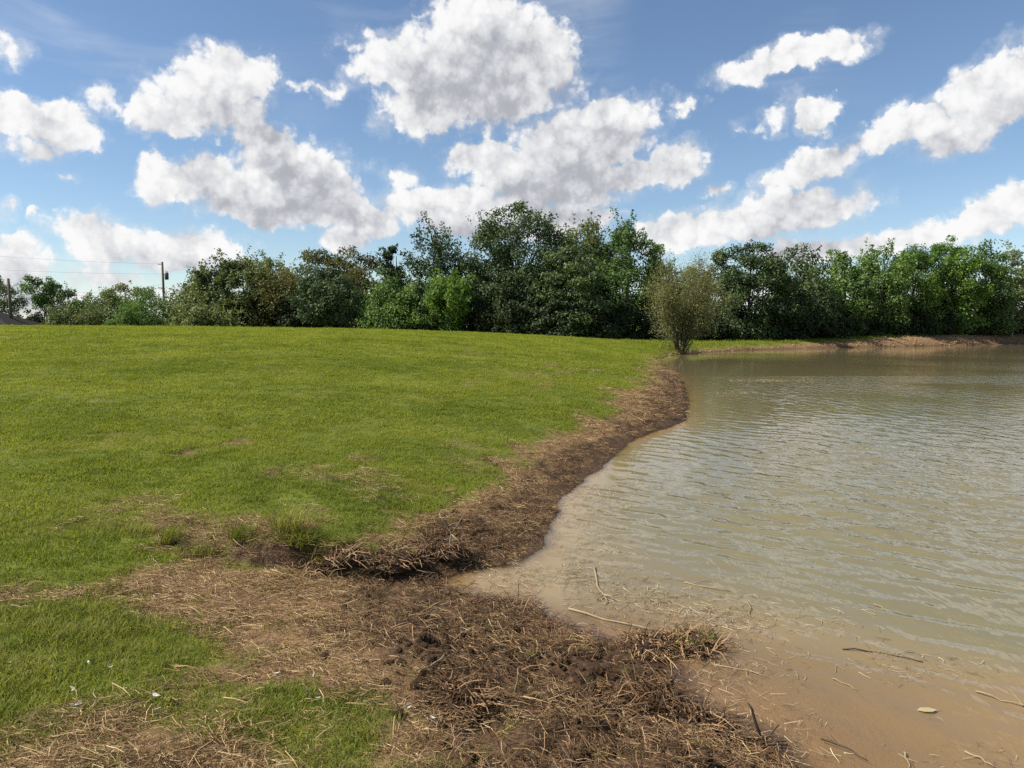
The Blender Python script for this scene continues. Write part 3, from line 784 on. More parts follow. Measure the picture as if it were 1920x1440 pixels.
for i, (nm_, lb, gr, x, y, Hh, hw, shp, mt, ex) in enumerate(T):
    make_tree(nm_, lb, gr, x, y, Hh, hw, shp, mt, 100 + i, bark=m_bark, **ex)

# undergrowth along the edge of the wood, each bush on its own
_ur = np.random.RandomState(77)
UNDER = [(-21.5, 72), (-18.6, 71.5), (-13.8, 72), (-9.2, 71.5), (-7.2, 70.5), (-3.2, 70), (-0.6, 69.2), (2.0, 69), (4.6, 68), (8.0, 69), (10.6, 69.5),
         (13.4, 70), (16.6, 71), (19.0, 70.5), (24.5, 71.5), (26.6, 72), (30.6, 74.5), (33.2, 76), (36.6, 77.5), (41.2, 80), (43.8, 81), (47.2, 82.5), (51.8, 85), (56.5, 87.2), (61.5, 89.5)]
UWHERE = ['left of the trunk of the round dark lawn tree', 'behind the trunk of the round dark lawn tree', 'right of the round dark lawn tree',
          'under the narrow pointed tree', 'under the feathery tree', 'left of the tallest oak trunk', 'under the tallest oak, left bush', 'under the tallest oak, middle bush',
          'under the tallest oak, right bush', 'under the layered tree', 'under the tall cottonwood, left bush', 'under the tall cottonwood, right bush', 'left of the willow at the wood foot',
          'just behind the willow trunk', 'under the round dark tree behind the willow', 'between the two round dark trees', 'under the second round dark tree',
          'at the left foot of the pointed light tree', 'at the right foot of the pointed light tree', 'under the spiky-tipped tree', 'right of the spiky-tipped tree',
          'under the left bright domed tree', 'under the highest right crown', 'left of the pale snag', 'at the right edge of the picture']
for i, ((x, y), wh) in enumerate(zip(UNDER, UWHERE)):
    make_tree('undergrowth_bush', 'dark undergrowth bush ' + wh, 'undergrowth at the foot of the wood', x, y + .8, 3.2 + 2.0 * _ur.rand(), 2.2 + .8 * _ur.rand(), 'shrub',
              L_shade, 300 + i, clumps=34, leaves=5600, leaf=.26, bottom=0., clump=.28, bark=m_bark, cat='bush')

# the many-stemmed willow at the water's edge
def make_willow(x, y, H, hw, seed):
    rng = np.random.RandomState(seed)
    rt = root('willow_tree', (x, y, gz(x, y) - .05), 'feathery olive brown willow with many stems at the pond edge', 'tree')
    st = MB(); tw = MB(); P = []; U = []
    for k in range(20):
        a = k * 2.4 + rng.rand() * .8; f_ = .2 + .8 * ((k + .5) / 20) ** .6; sp = hw * .78 * f_; top = H * (.90 - .50 * f_ ** 3 * rng.uniform(.7, 1.15))
        e = np.array([math.cos(a) * sp + .35, math.sin(a) * sp, top])
        s_ = np.linspace(0, 1, 6)
        pts = np.stack([e[0] * s_ ** 1.1 + .12 * math.cos(a), e[1] * s_ ** 1.1 + .12 * math.sin(a), e[2] * s_ ** .9], 1); pts[1:-1] += rng.normal(size=(4, 3)) * .06
        st.tube(pts, np.linspace(.07, .012, 6), 6)
        for j in range(44):
            u = rng.uniform(.27, 1.0); b = np.array([np.interp(u, s_, pts[:, q]) for q in range(3)])
            dr = unit(np.array([math.cos(a), math.sin(a), 0]) * rng.uniform(-.2, .9) + rng.normal(size=3) * .6 + np.array([0, 0, rng.uniform(-.1, .9)]))
            ln = hw * rng.uniform(.10, .30) * (1 + .9 * (rng.rand() < .18)) * (1.1 - .3 * u)
            c2 = b + dr * ln + np.array([0, 0, -.12 * ln])
            tw.tube([b, (b + c2) / 2 + rng.normal(size=3) * .03, c2], [.010, .007, .004], 3, cap=False)
            m = 31; f = rng.rand(m) ** .8
            P.append(b + (c2 - b) * f[:, None] + rng.normal(size=(m, 3)) * .16 * (1 + f[:, None])); U.append(unit(rng.normal(size=(m, 3))))
    # low shoots
    for j in range(22):
        a = rng.rand() * 6.28; r_ = .5 * rng.rand() + .15
        b = np.array([math.cos(a) * r_, math.sin(a) * r_, 0]); c2 = b * 2.4 + np.array([0, 0, .4 + .9 * rng.rand()])
        tw.tube([b, c2], [.01, .004], 3, cap=False)
        f = rng.rand(22); P.append(b + (c2 - b) * f[:, None] + rng.normal(size=(22, 3)) * .09); U.append(unit(rng.normal(size=(22, 3))))
    P = np.concatenate(P); U = np.concatenate(U); k = P[:, 2] > .1; P, U = P[k], U[k]
    V = leaf_quads(P, U, .125, rng, .42)
    t = np.repeat(np.clip(.5 + rng.normal(size=len(P)) * .25, 0, 1), 4)
    link('crown', mesh_from('crown', V, np.arange(len(P) * 4), np.full(len(P), 4), {'tint': t}, False), L_willow, rt)
    st.build('stems', m_bark, rt, True); tw.build('twigs', m_bark, rt, True)
make_willow(12.0, 53.4, 7.4, 3.7, 9)

# bare pale trunk at the right edge of the wood
sn = root('dead_snag', (57.6, 86.2, gz(57.6, 86.2)), 'bare pale dead trunk at the wood edge on the right', 'tree trunk')
MB().tube([(0, 0, 0), (.04, 0, 1.2), (-.02, .03, 2.4), (.03, 0, 3.3)], [.11, .09, .07, .03], 8).build('trunk', m_bark_pale, sn, True)
MB().tube([(0, 0, 2.5), (.3, .1, 2.9), (.5, .1, 3.2)], [.04, .025, .012], 5).tube([(0, 0, 2.0), (-.35, 0, 2.4)], [.03, .012], 5).build('branches', m_bark_pale, sn, True)

# ---------------------------------------------------------------- scattered small growth (too many to count): points that carry instances
PROTO = {}
def proto_collection(name, meshes, mat):
    c = bpy.data.collections.new(name)          # kept out of the scene; only the scatter below reads it
    for i, me in enumerate(meshes):
        me.materials.append(mat)
        c.objects.link(bpy.data.objects.new('%s_%02d' % (name, i), me))
    return c

def scatter(name, label, cat, coll, P, rot, scl, idx, mat=None):
    me = bpy.data.meshes.new(name)
    me.vertices.add(len(P)); me.vertices.foreach_set('co', np.ascontiguousarray(P, dtype=np.float32).ravel())
    for nm_, arr in (('rot', rot), ('scl', scl)):
        a = me.attributes.new(nm_, 'FLOAT_VECTOR', 'POINT'); a.data.foreach_set('vector', np.ascontiguousarray(arr, dtype=np.float32).ravel())
    a = me.attributes.new('idx', 'INT', 'POINT'); a.data.foreach_set('value', np.ascontiguousarray(idx, dtype=np.int32))
    o = tag(link(name, me), label, cat, kind='stuff')
    g = bpy.data.node_groups.new(name + '_scatter', 'GeometryNodeTree')
    g.interface.new_socket('Geometry', in_out='INPUT', socket_type='NodeSocketGeometry')
    g.interface.new_socket('Geometry', in_out='OUTPUT', socket_type='NodeSocketGeometry')
    q = NT(g)
    gi = q.new('NodeGroupInput'); go = q.new('NodeGroupOutput')
    ci = q.new('GeometryNodeCollectionInfo'); ci.inputs['Collection'].default_value = coll
    ci.inputs['Separate Children'].default_value = True; ci.inputs['Reset Children'].default_value = True
    def na(nm_, typ):
        n_ = q.new('GeometryNodeInputNamedAttribute', data_type=typ); n_.inputs[0].default_value = nm_
        return n_.outputs[0]
    ip = q.new('GeometryNodeInstanceOnPoints')
    q.l.new(gi.outputs[0], ip.inputs['Points']); q.l.new(ci.outputs[0], ip.inputs['Instance'])
    ip.inputs['Pick Instance'].default_value = True
    q.l.new(na('idx', 'INT'), ip.inputs['Instance Index'])
    q.l.new(na('rot', 'FLOAT_VECTOR'), ip.inputs['Rotation']); q.l.new(na('scl', 'FLOAT_VECTOR'), ip.inputs['Scale'])
    q.l.new(ip.outputs[0], go.inputs[0])
    o.modifiers.new('scatter', 'NODES').node_group = g
    return o

def blades_mesh(name, n, radius, h0, h1, width, bend, seed, segs=3):
    """A tuft of curved, tapering grass blades."""
    rng = np.random.RandomState(seed)
    V = []; Fq = []; Ft = []; T_ = []; c = 0
    for i in range(n):
        a = rng.rand() * 6.28; r_ = radius * math.sqrt(rng.rand()); b = np.array([math.cos(a) * r_, math.sin(a) * r_, 0])
        h = rng.uniform(h0, h1); da = rng.rand() * 6.28; lean = bend * rng.uniform(.25, 1.2)
        dv = np.array([math.cos(da), math.sin(da), 0]); sv = np.array([-math.sin(da), math.cos(da), 0])
        tw = rng.uniform(-.8, .8); sv = sv * math.cos(tw) + dv * math.sin(tw) * .6
        w_ = width * rng.uniform(.7, 1.3); tt = rng.rand()
        for k in range(segs):
            s_ = k / segs
            p = b + dv * lean * h * s_ ** 1.8 + np.array([0, 0, h * (s_ - .28 * lean * s_ * s_)])
            V += [p - sv * w_ * .5 * (1 - .55 * s_), p + sv * w_ * .5 * (1 - .55 * s_)]; T_ += [tt, tt]
        V.append(b + dv * lean * h + np.array([0, 0, h * (1 - .28 * lean)])); T_.append(tt)
        for k in range(segs - 1): Fq.append((c + 2 * k, c + 2 * k + 1, c + 2 * k + 3, c + 2 * k + 2))
        Ft.append((c + 2 * segs - 2, c + 2 * segs - 1, c + 2 * segs)); c += 2 * segs + 1
    fl = [i for f in Fq + Ft for i in f]; sz = [len(f) for f in Fq + Ft]
    return mesh_from(name, np.array(V), fl, sz, {'tint': np.array(T_)}, True)

def straw_mesh(name, n, radius, l0, l1, w0, w1, seed, tilt=.18, zmax=.03, fork=0.):
    """A handful of dead stalks lying criss-cross: three-sided tapering stems."""
    rng = np.random.RandomState(seed); mb = MB()
    for i in range(n):
        a = rng.rand() * 6.28; r_ = radius * math.sqrt(rng.rand()); L = rng.uniform(l0, l1)
        da = rng.rand() * 6.28; dz = rng.normal() * tilt
        dv = np.array([math.cos(da), math.sin(da), dz]); c_ = np.array([math.cos(a) * r_, math.sin(a) * r_, rng.rand() * zmax + .004 + abs(dz) * L * .4])
        bow = np.array([-math.sin(da), math.cos(da), 0]) * rng.normal() * .09 * L + np.array([0, 0, rng.normal() * .05 * L])
        w_ = rng.uniform(w0, w1)
        mb.tube([c_ - dv * L / 2, c_ + bow, c_ + dv * L / 2], [w_ * .5, w_ * .45, w_ * .2], 3, tint=rng.rand(), cap=False)
    return mb.mesh(name)

m_grass = leafy('lawn_grass', [(.105, .148, .013), (.190, .228, .022), (.285, .30, .045)], .52, .02, .6, .6, .9)
m_tall = leafy('rough_grass', [(.095, .130, .014), (.180, .205, .026), (.33, .31, .10)], .52, .02, 2.2, .6, .3)
def litter_mat(name, dark, mid, pale):
    m, q = material(name)
    info = q.new('ShaderNodeObjectInfo').outputs['Random']; t = q.attr('tint').outputs['Fac']
    f = q.math('ADD', q.math('MULTIPLY', t, .8), q.math('MULTIPLY', info, .3))
    rp = q.new('ShaderNodeValToRGB'); e = rp.color_ramp.elements
    e[0].color = (*dark, 1); e[1].color = (*pale, 1); e[0].position = .15; e[1].position = 1.; k = e.new(.6); k.color = (*mid, 1)
    q.l.new(f, rp.inputs[0]); out(q, principled(q, rp.outputs[0], .75, .25))
    return m
m_straw = litter_mat('dry_reed_straw', (.13, .072, .030), (.32, .205, .090), (.56, .42, .22))
m_dark = litter_mat('wet_dark_reed', (.050, .027, .012), (.165, .092, .042), (.38, .25, .13))
m_float = litter_mat('bleached_floating_reed', (.085, .06, .033), (.24, .18, .10), (.52, .43, .28))

c_lawn = proto_collection('lawn_tuft', [blades_mesh('lawn_tuft', 30, .085, .022, .055, .0045, .7, s) for s in range(6)], m_grass)
c_rough = proto_collection('rough_tuft', [blades_mesh('rough_tuft', 30, .085, .03, .095, .0045, .95, 20 + s, 4) for s in range(6)], m_tall)
c_straw = proto_collection('straw_handful', [straw_mesh('straw_handful', 36, .14, .02, .12, .0012, .0030, 40 + s, .09, .016) for s in range(6)], m_straw)
c_dark = proto_collection('reed_handful', [straw_mesh('reed_handful', 32, .13, .015, .11, .0013, .0036, 60 + s, .20, .026) for s in range(6)], m_dark)
c_float = proto_collection('float_handful', [straw_mesh('float_handful', 12, .2, .02, .13, .002, .005, 80 + s, .02, .006) for s in range(6)], m_float)

rs = np.random.RandomState(12)
def cast(y0, y1, dens, x0f, x1f):
    """Even random points over the ground between y0 and y1; x limits as functions of y."""
    n = int(dens * (y1 - y0) * max(x1f(y0) - x0f(y0), x1f(y1) - x0f(y1)))
    y = rs.uniform(y0, y1, n); lo = x0f(y); hi = x1f(y); wmax = max(x1f(y0) - x0f(y0), x1f(y1) - x0f(y1))
    x = lo + rs.rand(n) * wmax; k = x < hi
    return x[k], y[k]
def spin(n, tilt=.12):
    return np.stack([rs.normal(size=n) * tilt, rs.normal(size=n) * tilt, rs.rand(n) * 6.28], 1)

# mown lawn, tufts coarser with distance
PX, PY, PS = [], [], []
for (y0, y1, dens, s_xy, s_z) in ((1.6, 6, 520, 1.0, .68), (6, 11, 330, 1.2, .72), (11, 20, 150, 1.7, .82), (20, 34, 60, 2.6, 1.0), (34, 62, 26, 4.0, 1.15)):
    x, y = cast(y0, y1, dens, lambda v: -.74 * v - 1.5, lambda v: np.minimum(.32 * v + .8, 13.) + 0 * v)
    d = shore_d(x, y); l_, w_ = masks(x, y, d)
    keep = (d > .12) & (rs.rand(len(x)) < np.where(l_ < .5, 1 - l_ * .75, np.clip(1.35 - l_ * 1.5, .0, 1) ** 1.4 + .015))
    x, y, l_ = x[keep], y[keep], l_[keep]
    patch = fbm(x, y, .9, 3, 91)
    sc = (.7 + .6 * rs.rand(len(x))) * (.72 + .6 * patch) * (1 - .35 * l_)
    PX.append(x); PY.append(y); PS.append(np.stack([sc * s_xy, sc * s_xy, sc * s_z], 1))
x = np.concatenate(PX); y = np.concatenate(PY); S = np.concatenate(PS)
scatter('lawn_grass', 'short bright green mown grass covering the rising lawn', 'grass', c_lawn, np.stack([x, y, ground_z(x, y) - .004], 1), spin(len(x)), S, rs.randint(0, 6, len(x)))
# far side of the pond: thin grass on top of the bank
x = rs.uniform(9, 75, 14000); y = rs.uniform(52, 96, 14000); d = shore_d(x, y); l_, w_ = masks(x, y, d)
k = (d > .3) & (d < 9) & (rs.rand(len(x)) < (1 - l_) ** 2); x, y = x[k], y[k]
sc = 1 + rs.rand(len(x))
scatter('bank_grass', 'yellowish green grass on top of the far pond bank', 'grass', c_lawn, np.stack([x, y, ground_z(x, y)], 1), spin(len(x)), np.stack([sc * 4, sc * 4, sc * 2.4], 1), rs.randint(0, 6, len(x)))

# longer unmown grass in the near left patch, at the turf edge and along the ledge
x, y = cast(1.6, 8, 420, lambda v: -.74 * v - 1.5, lambda v: .2 * v + .3)
d = shore_d(x, y); l_, w_ = masks(x, y, d)
nearp = sstep(4.7, 4.2, y) * sstep(-.2, -.4, x)
led = sstep(.7, .1, np.abs(y - 5.95)) * sstep(-.6, -1.2, x) * .30
pr = np.where(l_ < .35, np.maximum(nearp * .8, led), np.clip(.9 - l_, 0, 1) * .6 + .012)
k = (d > .2) & (rs.rand(len(x)) < pr * (.35 + 1.1 * fbm(x, y, .5, 3, 33))); x, y = x[k], y[k]
sc = .45 + .65 * rs.rand(len(x)) * (.4 + fbm(x, y, .6, 2, 35))
scatter('rough_grass', 'longer tufty grass in the foreground and along the turf edge', 'grass', c_rough, np.stack([x, y, ground_z(x, y) - .006], 1), spin(len(x), .2), np.stack([sc, sc, sc], 1), rs.randint(0, 6, len(x)))

# dead reed litter: pale and dry up the bank, black and wet by the water
PX, PY, PS, DX, DY, DS = [], [], [], [], [], []
for (y0, y1, dens, s_xy, s_z) in ((1.6, 7, 420, 1.0, 1.0), (7, 12, 210, 1.15, 1.2), (12, 24, 90, 1.7, 1.6), (24, 56, 34, 2.6, 2.2)):
    x, y = cast(y0, y1, dens, lambda v: np.interp(v, [1.6, 7, 12, 24, 56], [-4.5, -3.6, -2.5, 1.5, 5]), lambda v: np.interp(v, [1.6, 7, 12, 24, 56], [2.3, 1.2, 2.6, 6.6, 14]))
    d = shore_d(x, y); l_, w_ = masks(x, y, d); r_ = rs.rand(len(x))
    cover = np.clip(l_ * 1.2 - .18, 0, 1) * (.15 + .22 * (1 - w_) + .85 * sstep(.32, .62, fbm(x, y, .4, 3, 55))) * (1 - .30 * w_)
    kd = (d > .14 * s_xy - .12) & (r_ < cover) & (rs.rand(len(x)) < .10 + .66 * w_)
    ks = (d > .14 * s_xy - .06) & (r_ < cover) & ~kd & (rs.rand(len(x)) < 1 - .35 * w_)
    for k, (ax, ay, as_) in ((ks, (PX, PY, PS)), (kd, (DX, DY, DS))):
        sc = .5 + .9 * rs.rand(k.sum()) ** 1.8; ax.append(x[k]); ay.append(y[k]); as_.append(np.stack([sc * s_xy, sc * s_xy, sc * s_z], 1))
x = np.concatenate(PX); y = np.concatenate(PY)
scatter('dry_reed_litter', 'tan dead reed straw strewn over the stripped bank', 'litter', c_straw, np.stack([x, y, ground_z(x, y)], 1), spin(len(x)), np.concatenate(PS), rs.randint(0, 6, len(x)))
x = np.concatenate(DX); y = np.concatenate(DY)
scatter('wet_reed_litter', 'dark matted wet reeds and roots along the water edge', 'litter', c_dark, np.stack([x, y, ground_z(x, y)], 1), spin(len(x), .22), np.concatenate(DS), rs.randint(0, 6, len(x)))

# broken stems afloat by the bank
FX, FY = [], []
for (cx_, cy_, ax, ay, n) in ((0.35, 5.75, .55, .35, 60), (.75, 6.6, .35, 1.0, 44), (.9, 8.6, .45, .8, 60), (1.0, 5.25, .4, .35, 56), (1.3, 4.95, .3, .3, 34), (1.25, 4.25, .35, .25, 26), (1.15, 3.6, .4, .25, 30),
                              (1.75, 4.9, .6, .3, 14), (2.3, 4.35, .4, .25, 14), (2.2, 3.2, .4, .25, 8), (1.6, 9.3, .5, .4, 20), (6.6, 22.5, .6, .5, 16), (9.5, 27.8, 1.2, .3, 30)):
    FX.append(cx_ + rs.normal(size=n) * ax * .6); FY.append(cy_ + rs.normal(size=n) * ay * .6)
x = np.concatenate(FX); y = np.concatenate(FY); d = shore_d(x, y); k = d < -.03; x, y = x[k], y[k]
sc = .5 + .6 * rs.rand(len(x)) + .8 * (y > 20)
scatter('floating_reed_debris', 'small bleached reed stems floating by the muddy bank', 'litter', c_float, np.stack([x, y, np.full(len(x), .004)], 1), spin(len(x), .0), np.stack([sc, sc, sc * .6], 1), rs.randint(0, 6, len(x)))

# earth clods on the far bank and along the strip
def clod_mesh(seed):
    rng = np.random.RandomState(seed); V = []; Fc = []
    nu, nv = 7, 5
    for j in range(nv):
        th = math.pi * j / (nv - 1)
        for i in range(nu):
            a = 2 * math.pi * i / nu
            r_ = .5 * (.75 + .5 * rng.rand())
            V.append((r_ * math.sin(th) * math.cos(a), r_ * math.sin(th) * math.sin(a), r_ * .7 * math.cos(th)))
    for j in range(nv - 1):
        for i in range(nu): Fc.append((j * nu + i, j * nu + (i + 1) % nu, (j + 1) * nu + (i + 1) % nu, (j + 1) * nu + i))
    return MB().add(V, Fc).mesh('clod')
m_clod = plain('crumbly_brown_earth', (.20, .125, .065, 1), (.38, .26, .145, 1), 5., .95, .1, .6, .05)
c_clod = proto_collection('earth_clod', [clod_mesh(s) for s in range(5)], m_clod)
x = rs.uniform(9, 66, 60000); y = rs.uniform(48, 92, 60000); d = shore_d(x, y); l_, w_ = masks(x, y, d)
k = (d > .05) & (rs.rand(len(x)) < l_ * .45); x, y = x[k], y[k]
sc = .06 + .16 * rs.rand(len(x)) ** 2
scatter('earth_clods', 'crumbly clods of brown earth on the cut pond banks', 'soil', c_clod, np.stack([x, y, ground_z(x, y)], 1), spin(len(x), .5), np.stack([sc, sc, sc], 1), rs.randint(0, 5, len(x)))

m_mudclod = plain('wet_mud_clods', (.044, .025, .012, 1), (.135, .076, .037, 1), 9., .9, .2, .8, .05)
c_mud = proto_collection('mud_clod', [clod_mesh(20 + s) for s in range(5)], m_mudclod)
x = rs.uniform(-1.6, 1.4, 14000); y = rs.uniform(2.2, 7.6, 14000); d = shore_d(x, y); l_, w_ = masks(x, y, d)
k = (d > .02) & (rs.rand(len(x)) < (.75 * w_) * sstep(.35, .6, fbm(x, y, .35, 3, 66))); x, y = x[k], y[k]; sc = .012 + .055 * rs.rand(len(x)) ** 2.5
scatter('mud_clods', 'damp dark crumbs and clods of churned mud in the foreground', 'soil', c_mud, np.stack([x, y, ground_z(x, y)], 1), spin(len(x), .5), np.stack([sc, sc, sc], 1), rs.randint(0, 5, len(x)))

# ---------------------------------------------------------------- tussocks and weeds standing on the bank
m_soil = plain('dark_wet_soil', (.022, .014, .009, 1), (.080, .050, .030, 1), 14., .95, .15, .8, .03)
def tussock(x, y, rad, h, n, label, mat=m_tall, soil=True, bend=.9, seed=0, name='grass_tussock', cat='grass tussock'):
    z = gz(x, y)
    t = root(name, (x, y, z - .02), label, cat, 'grass tussocks along the turf edge' if name == 'grass_tussock' else None)
    me = blades_mesh('blades', n, rad, h * .5, h, .005, bend, 500 + seed, 4); me.materials.append(mat)
    link('blades', me, None, t).location = (0, 0, rad * .12)
    if soil:
        lump(t, 'root_ball', (0, 0, 0), rad * .85, rad * .28, m_soil, seed)
    return t
def lump(parent, name, c, r_, h, mat, seed, nu=18, nv=7, rough=.3):
    rng = np.random.RandomState(900 + seed); V = []; Fc = []
    ph = rng.rand(6) * 6.28
    for j in range(nv):
        th = .5 * math.pi * j / (nv - 1)
        for i in range(nu):
            a = 2 * math.pi * i / nu
            k = 1 + rough * (.5 * math.sin(2 * a + ph[0]) + .35 * math.sin(3 * a + ph[1] + j) + .25 * math.sin(5 * a + ph[2])) + rng.normal() * .07
            V.append((c[0] + r_ * k * math.cos(th) * math.cos(a), c[1] + r_ * k * math.cos(th) * math.sin(a), c[2] + h * k * math.sin(th) - .02 * (j == 0)))
    for j in range(nv - 1):
        for i in range(nu): Fc.append((j * nu + i, j * nu + (i + 1) % nu, (j + 1) * nu + (i + 1) % nu, (j + 1) * nu + i))
    return MB().add(V, Fc).build(name, mat, parent, True)

tussock(-2.68, 5.78, .10, .17, 190, 'small round grass tussock, leftmost of the row on the turf edge', seed=1)
tussock(-2.40, 5.64, .10, .15, 200, 'domed grass tussock with dark base, second in the row on the turf edge', seed=2)
tussock(-2.13, 5.78, .11, .17, 190, 'leaning grass tussock, third in the row on the turf edge', seed=3)
tussock(-1.80, 5.88, .13, .30, 360, 'tallest bright grass tussock above the dark hollow in the turf edge', seed=4)
tussock(-1.36, 5.84, .10, .15, 190, 'dark green tussock at the right end of the turf edge hollow', seed=5)
tussock(-3.0, 5.9, .10, .14, 160, 'loose pale grass tussock left of the row on the turf edge', seed=6)
tussock(-2.98, 8.15, .07, .17, 46, 'single bright yellow green grass clump beside the tyre print', soil=False, bend=.6, seed=7)

tussock(-1.66, 5.74, .11, .20, 220, 'shaggy grass tussock hanging over the dark hollow, right of the tallest one', soil=False, bend=1.4, seed=8)
tussock(-1.50, 5.72, .10, .18, 180, 'dull green tussock hanging over the middle of the dark hollow', soil=False, bend=1.5, seed=9)
tussock(-1.18, 5.84, .09, .14, 150, 'small shaggy tussock between the hollow and the overhanging sod', soil=False, bend=1.3, seed=10)
# heaps of dug-out roots and reeds
def root_heap(x, y, r_, h, label, n=150, seed=0, mat=m_dark, weeds=0, big=1.):
    z = max(gz(x, y), -.02)
    t = root('root_heap', (x, y, z - .01), label, 'root heap', 'heaps of dug-out reeds by the water')
    lump(t, 'soil', (0, 0, -.01), r_ * .85, h * .7, m_soil, seed)
    rng = np.random.RandomState(70 + seed); mb = MB()
    for i in range(n):
        a = rng.rand() * 6.28; q_ = math.sqrt(rng.rand()); b = np.array([math.cos(a) * q_ * r_, math.sin(a) * q_ * r_, h * .7 * math.sqrt(max(0, 1 - q_ * q_)) + .0])
        dv = unit(np.array([math.cos(a), math.sin(a), 0]) * rng.uniform(-.5, 1) + rng.normal(size=3) * np.array([.8, .8, .45]))
        L = rng.uniform(.05, .20) * big; m = b + dv * L * .5 + rng.normal(size=3) * .012; e = b + dv * L + np.array([0, 0, -.15 * L])
        e[2] = max(e[2], .002); m[2] = max(m[2], .004)
        mb.tube([b - dv * .02, m, e], [.0035, .0028, .0012], 3, tint=rng.rand(), cap=False)
    mb.build('reeds', mat, t)
    if weeds:
        me = blades_mesh('leaves', weeds, r_ * .9, .05, .13, .010, 1.2, 70 + seed, 3); me.materials.append(m_tall)
        link('leaves', me, None, t).location = (0, 0, h * .4)
    return t
root_heap(.74, 3.78, .17, .13, 'black root heap at the water edge, between the long stick and the stump', 240, 1, big=1.1)
root_heap(.84, 4.48, .20, .12, 'dark reed heap on the waterline behind the black root heap', 200, 2)
root_heap(1.14, 4.56, .19, .12, 'leafy greenish weed heap lying out in the shallow water', 320, 3, m_dark, 46)
root_heap(-.02, 5.06, .14, .06, 'low dark reed heap at the point of the small cove', 170, 4)
root_heap(.93, 3.58, .15, .08, 'matted root heap beside the upright dark stump', 200, 5)
root_heap(.42, 3.62, .17, .09, 'dark reed heap in the middle of the black mud', 200, 6)
root_heap(-.22, 3.52, .16, .08, 'brown reed heap beside the pale upright stick', 180, 7)
root_heap(-.6, 6.15, .22, .10, 'dark weedy heap left of the forked pale branch', 240, 8)
root_heap(-1.58, 5.62, .19, .10, 'dark rooty soil slump in the hollow below the tallest tussock', 220, 10)
root_heap(-1.3, 5.68, .17, .11, 'dark rooty slump right of the hollow, left of the overhanging sod', 200, 11)
root_heap(-.95, 5.85, .24, .14, 'overhanging sod with roots at the end of the turf edge', 240, 9, m_dark, 30)

# ---------------------------------------------------------------- sticks one can pick out
m_stick = plain('pale_dead_reed_stalk', (.17, .125, .07, 1), (.36, .28, .17, 1), 25., .8, .25, .3, .003)
m_twig = plain('brown_twig', (.085, .055, .033, 1), (.20, .135, .08, 1), 25., .9, .2, .4, .003)
m_black = plain('black_waterlogged_wood', (.020, .014, .010, 1), (.065, .045, .030, 1), 18., .6, .4, .5, .005)
def stick(label, pts, r0, mat, name='dead_stick', lift=.006, twigs=(), cat='stick', group='sticks and stalks lying about the bank'):
    P_ = []
    for p in pts:
        if len(p) == 3: P_.append(p)
        else: P_.append((p[0], p[1], max(gz(*p), .0) + lift))
    P_ = np.array(P_, float)
    if len(P_) == 2: P_ = np.array([P_[0], (P_[0] + P_[1]) / 2 + np.array([.008, .006, .004]), P_[1]])
    # refine with small kinks
    t_ = np.linspace(0, 1, 7); s_ = np.linspace(0, 1, len(P_)); rng = np.random.RandomState(int(abs(P_[0][0]) * 977 + abs(P_[0][1]) * 131) % 9999)
    Q = np.stack([np.interp(t_, s_, P_[:, k]) for k in range(3)], 1); Q[1:-1] += rng.normal(size=(5, 3)) * .004
    o = Q[0].copy()
    t = root(name, tuple(o), label, cat, group)
    r0 *= .78
    mb = MB().tube(Q - o, np.linspace(r0, r0 * .45, 7), 6); mb.build('stem', mat, t, True)
    for tw_ in twigs:
        W_ = np.array(tw_, float); MB().tube(W_ - o, np.linspace(r0 * .7, r0 * .25, len(W_)), 5).build('side_twig', mat, t, True)
    return t

stick('pale forked branch standing in the reed litter beyond the cove', [(-.51, 6.05, .10), (-.50, 6.05, .30), (-.60, 6.05, .46)], .012, m_stick, 'forked_branch', twigs=[[(-.50, 6.05, .29), (-.44, 6.07, .38), (-.37, 6.05, .50)], [(-.50, 6.05, .29), (-.45, 6.02, .25), (-.40, 6.0, .22)]])
stick('long pale branch lying half in the shallow water with a dark end', [(.40, 5.14), (.62, 4.96), (.85, 4.82), (1.04, 4.68)], .011, m_stick, 'fallen_branch', .012)
stick('dark twig crossing the dark end of the long pale branch', [(.80, 4.80), (1.0, 4.72), (1.14, 4.70)], .008, m_black, lift=.014)
stick('pale reed stalk with frayed root tuft afloat in the cove', [(.68, 6.07), (.66, 5.62), (.68, 5.36)], .011, m_stick, 'reed_stalk', .01,
      [[(.68, 5.40, .012), (.64, 5.34, .02), (.60, 5.30, .01)], [(.68, 5.40, .012), (.72, 5.34, .03), (.76, 5.27, .015)], [(.68, 5.38, .012), (.69, 5.30, .02), (.67, 5.22, .01)], [(.68, 5.42, .012), (.74, 5.38, .015), (.80, 5.40, .02)]])
stick('straight straw-coloured stalk floating out in the pond, nearest the forked tip', [(1.35, 5.70), (1.51, 5.57), (1.65, 5.50)], .007, m_stick, 'reed_stalk', .008, [[(1.40, 5.66, .01), (1.48, 5.70, .012), (1.56, 5.72, .01)]])
stick('short upright-looking pale stalk floating right of the weed heap', [(1.71, 5.29), (1.64, 5.0)], .006, m_stick, 'reed_stalk', .008)
stick('thin pale stalk with a side twig floating off the weed heap', [(1.20, 4.27), (1.32, 4.21), (1.45, 4.16)], .006, m_stick, 'reed_stalk', .008, [[(1.36, 4.19, .01), (1.34, 4.12, .012), (1.37, 4.05, .01)], [(1.38, 4.19, .01), (1.46, 4.10, .01)]])
stick('thick dark log half sunk in the mud at the bottom right of the bank', [(.83, 3.56), (.98, 3.49), (1.15, 3.43)], .017, m_black, 'sunken_log', .02)
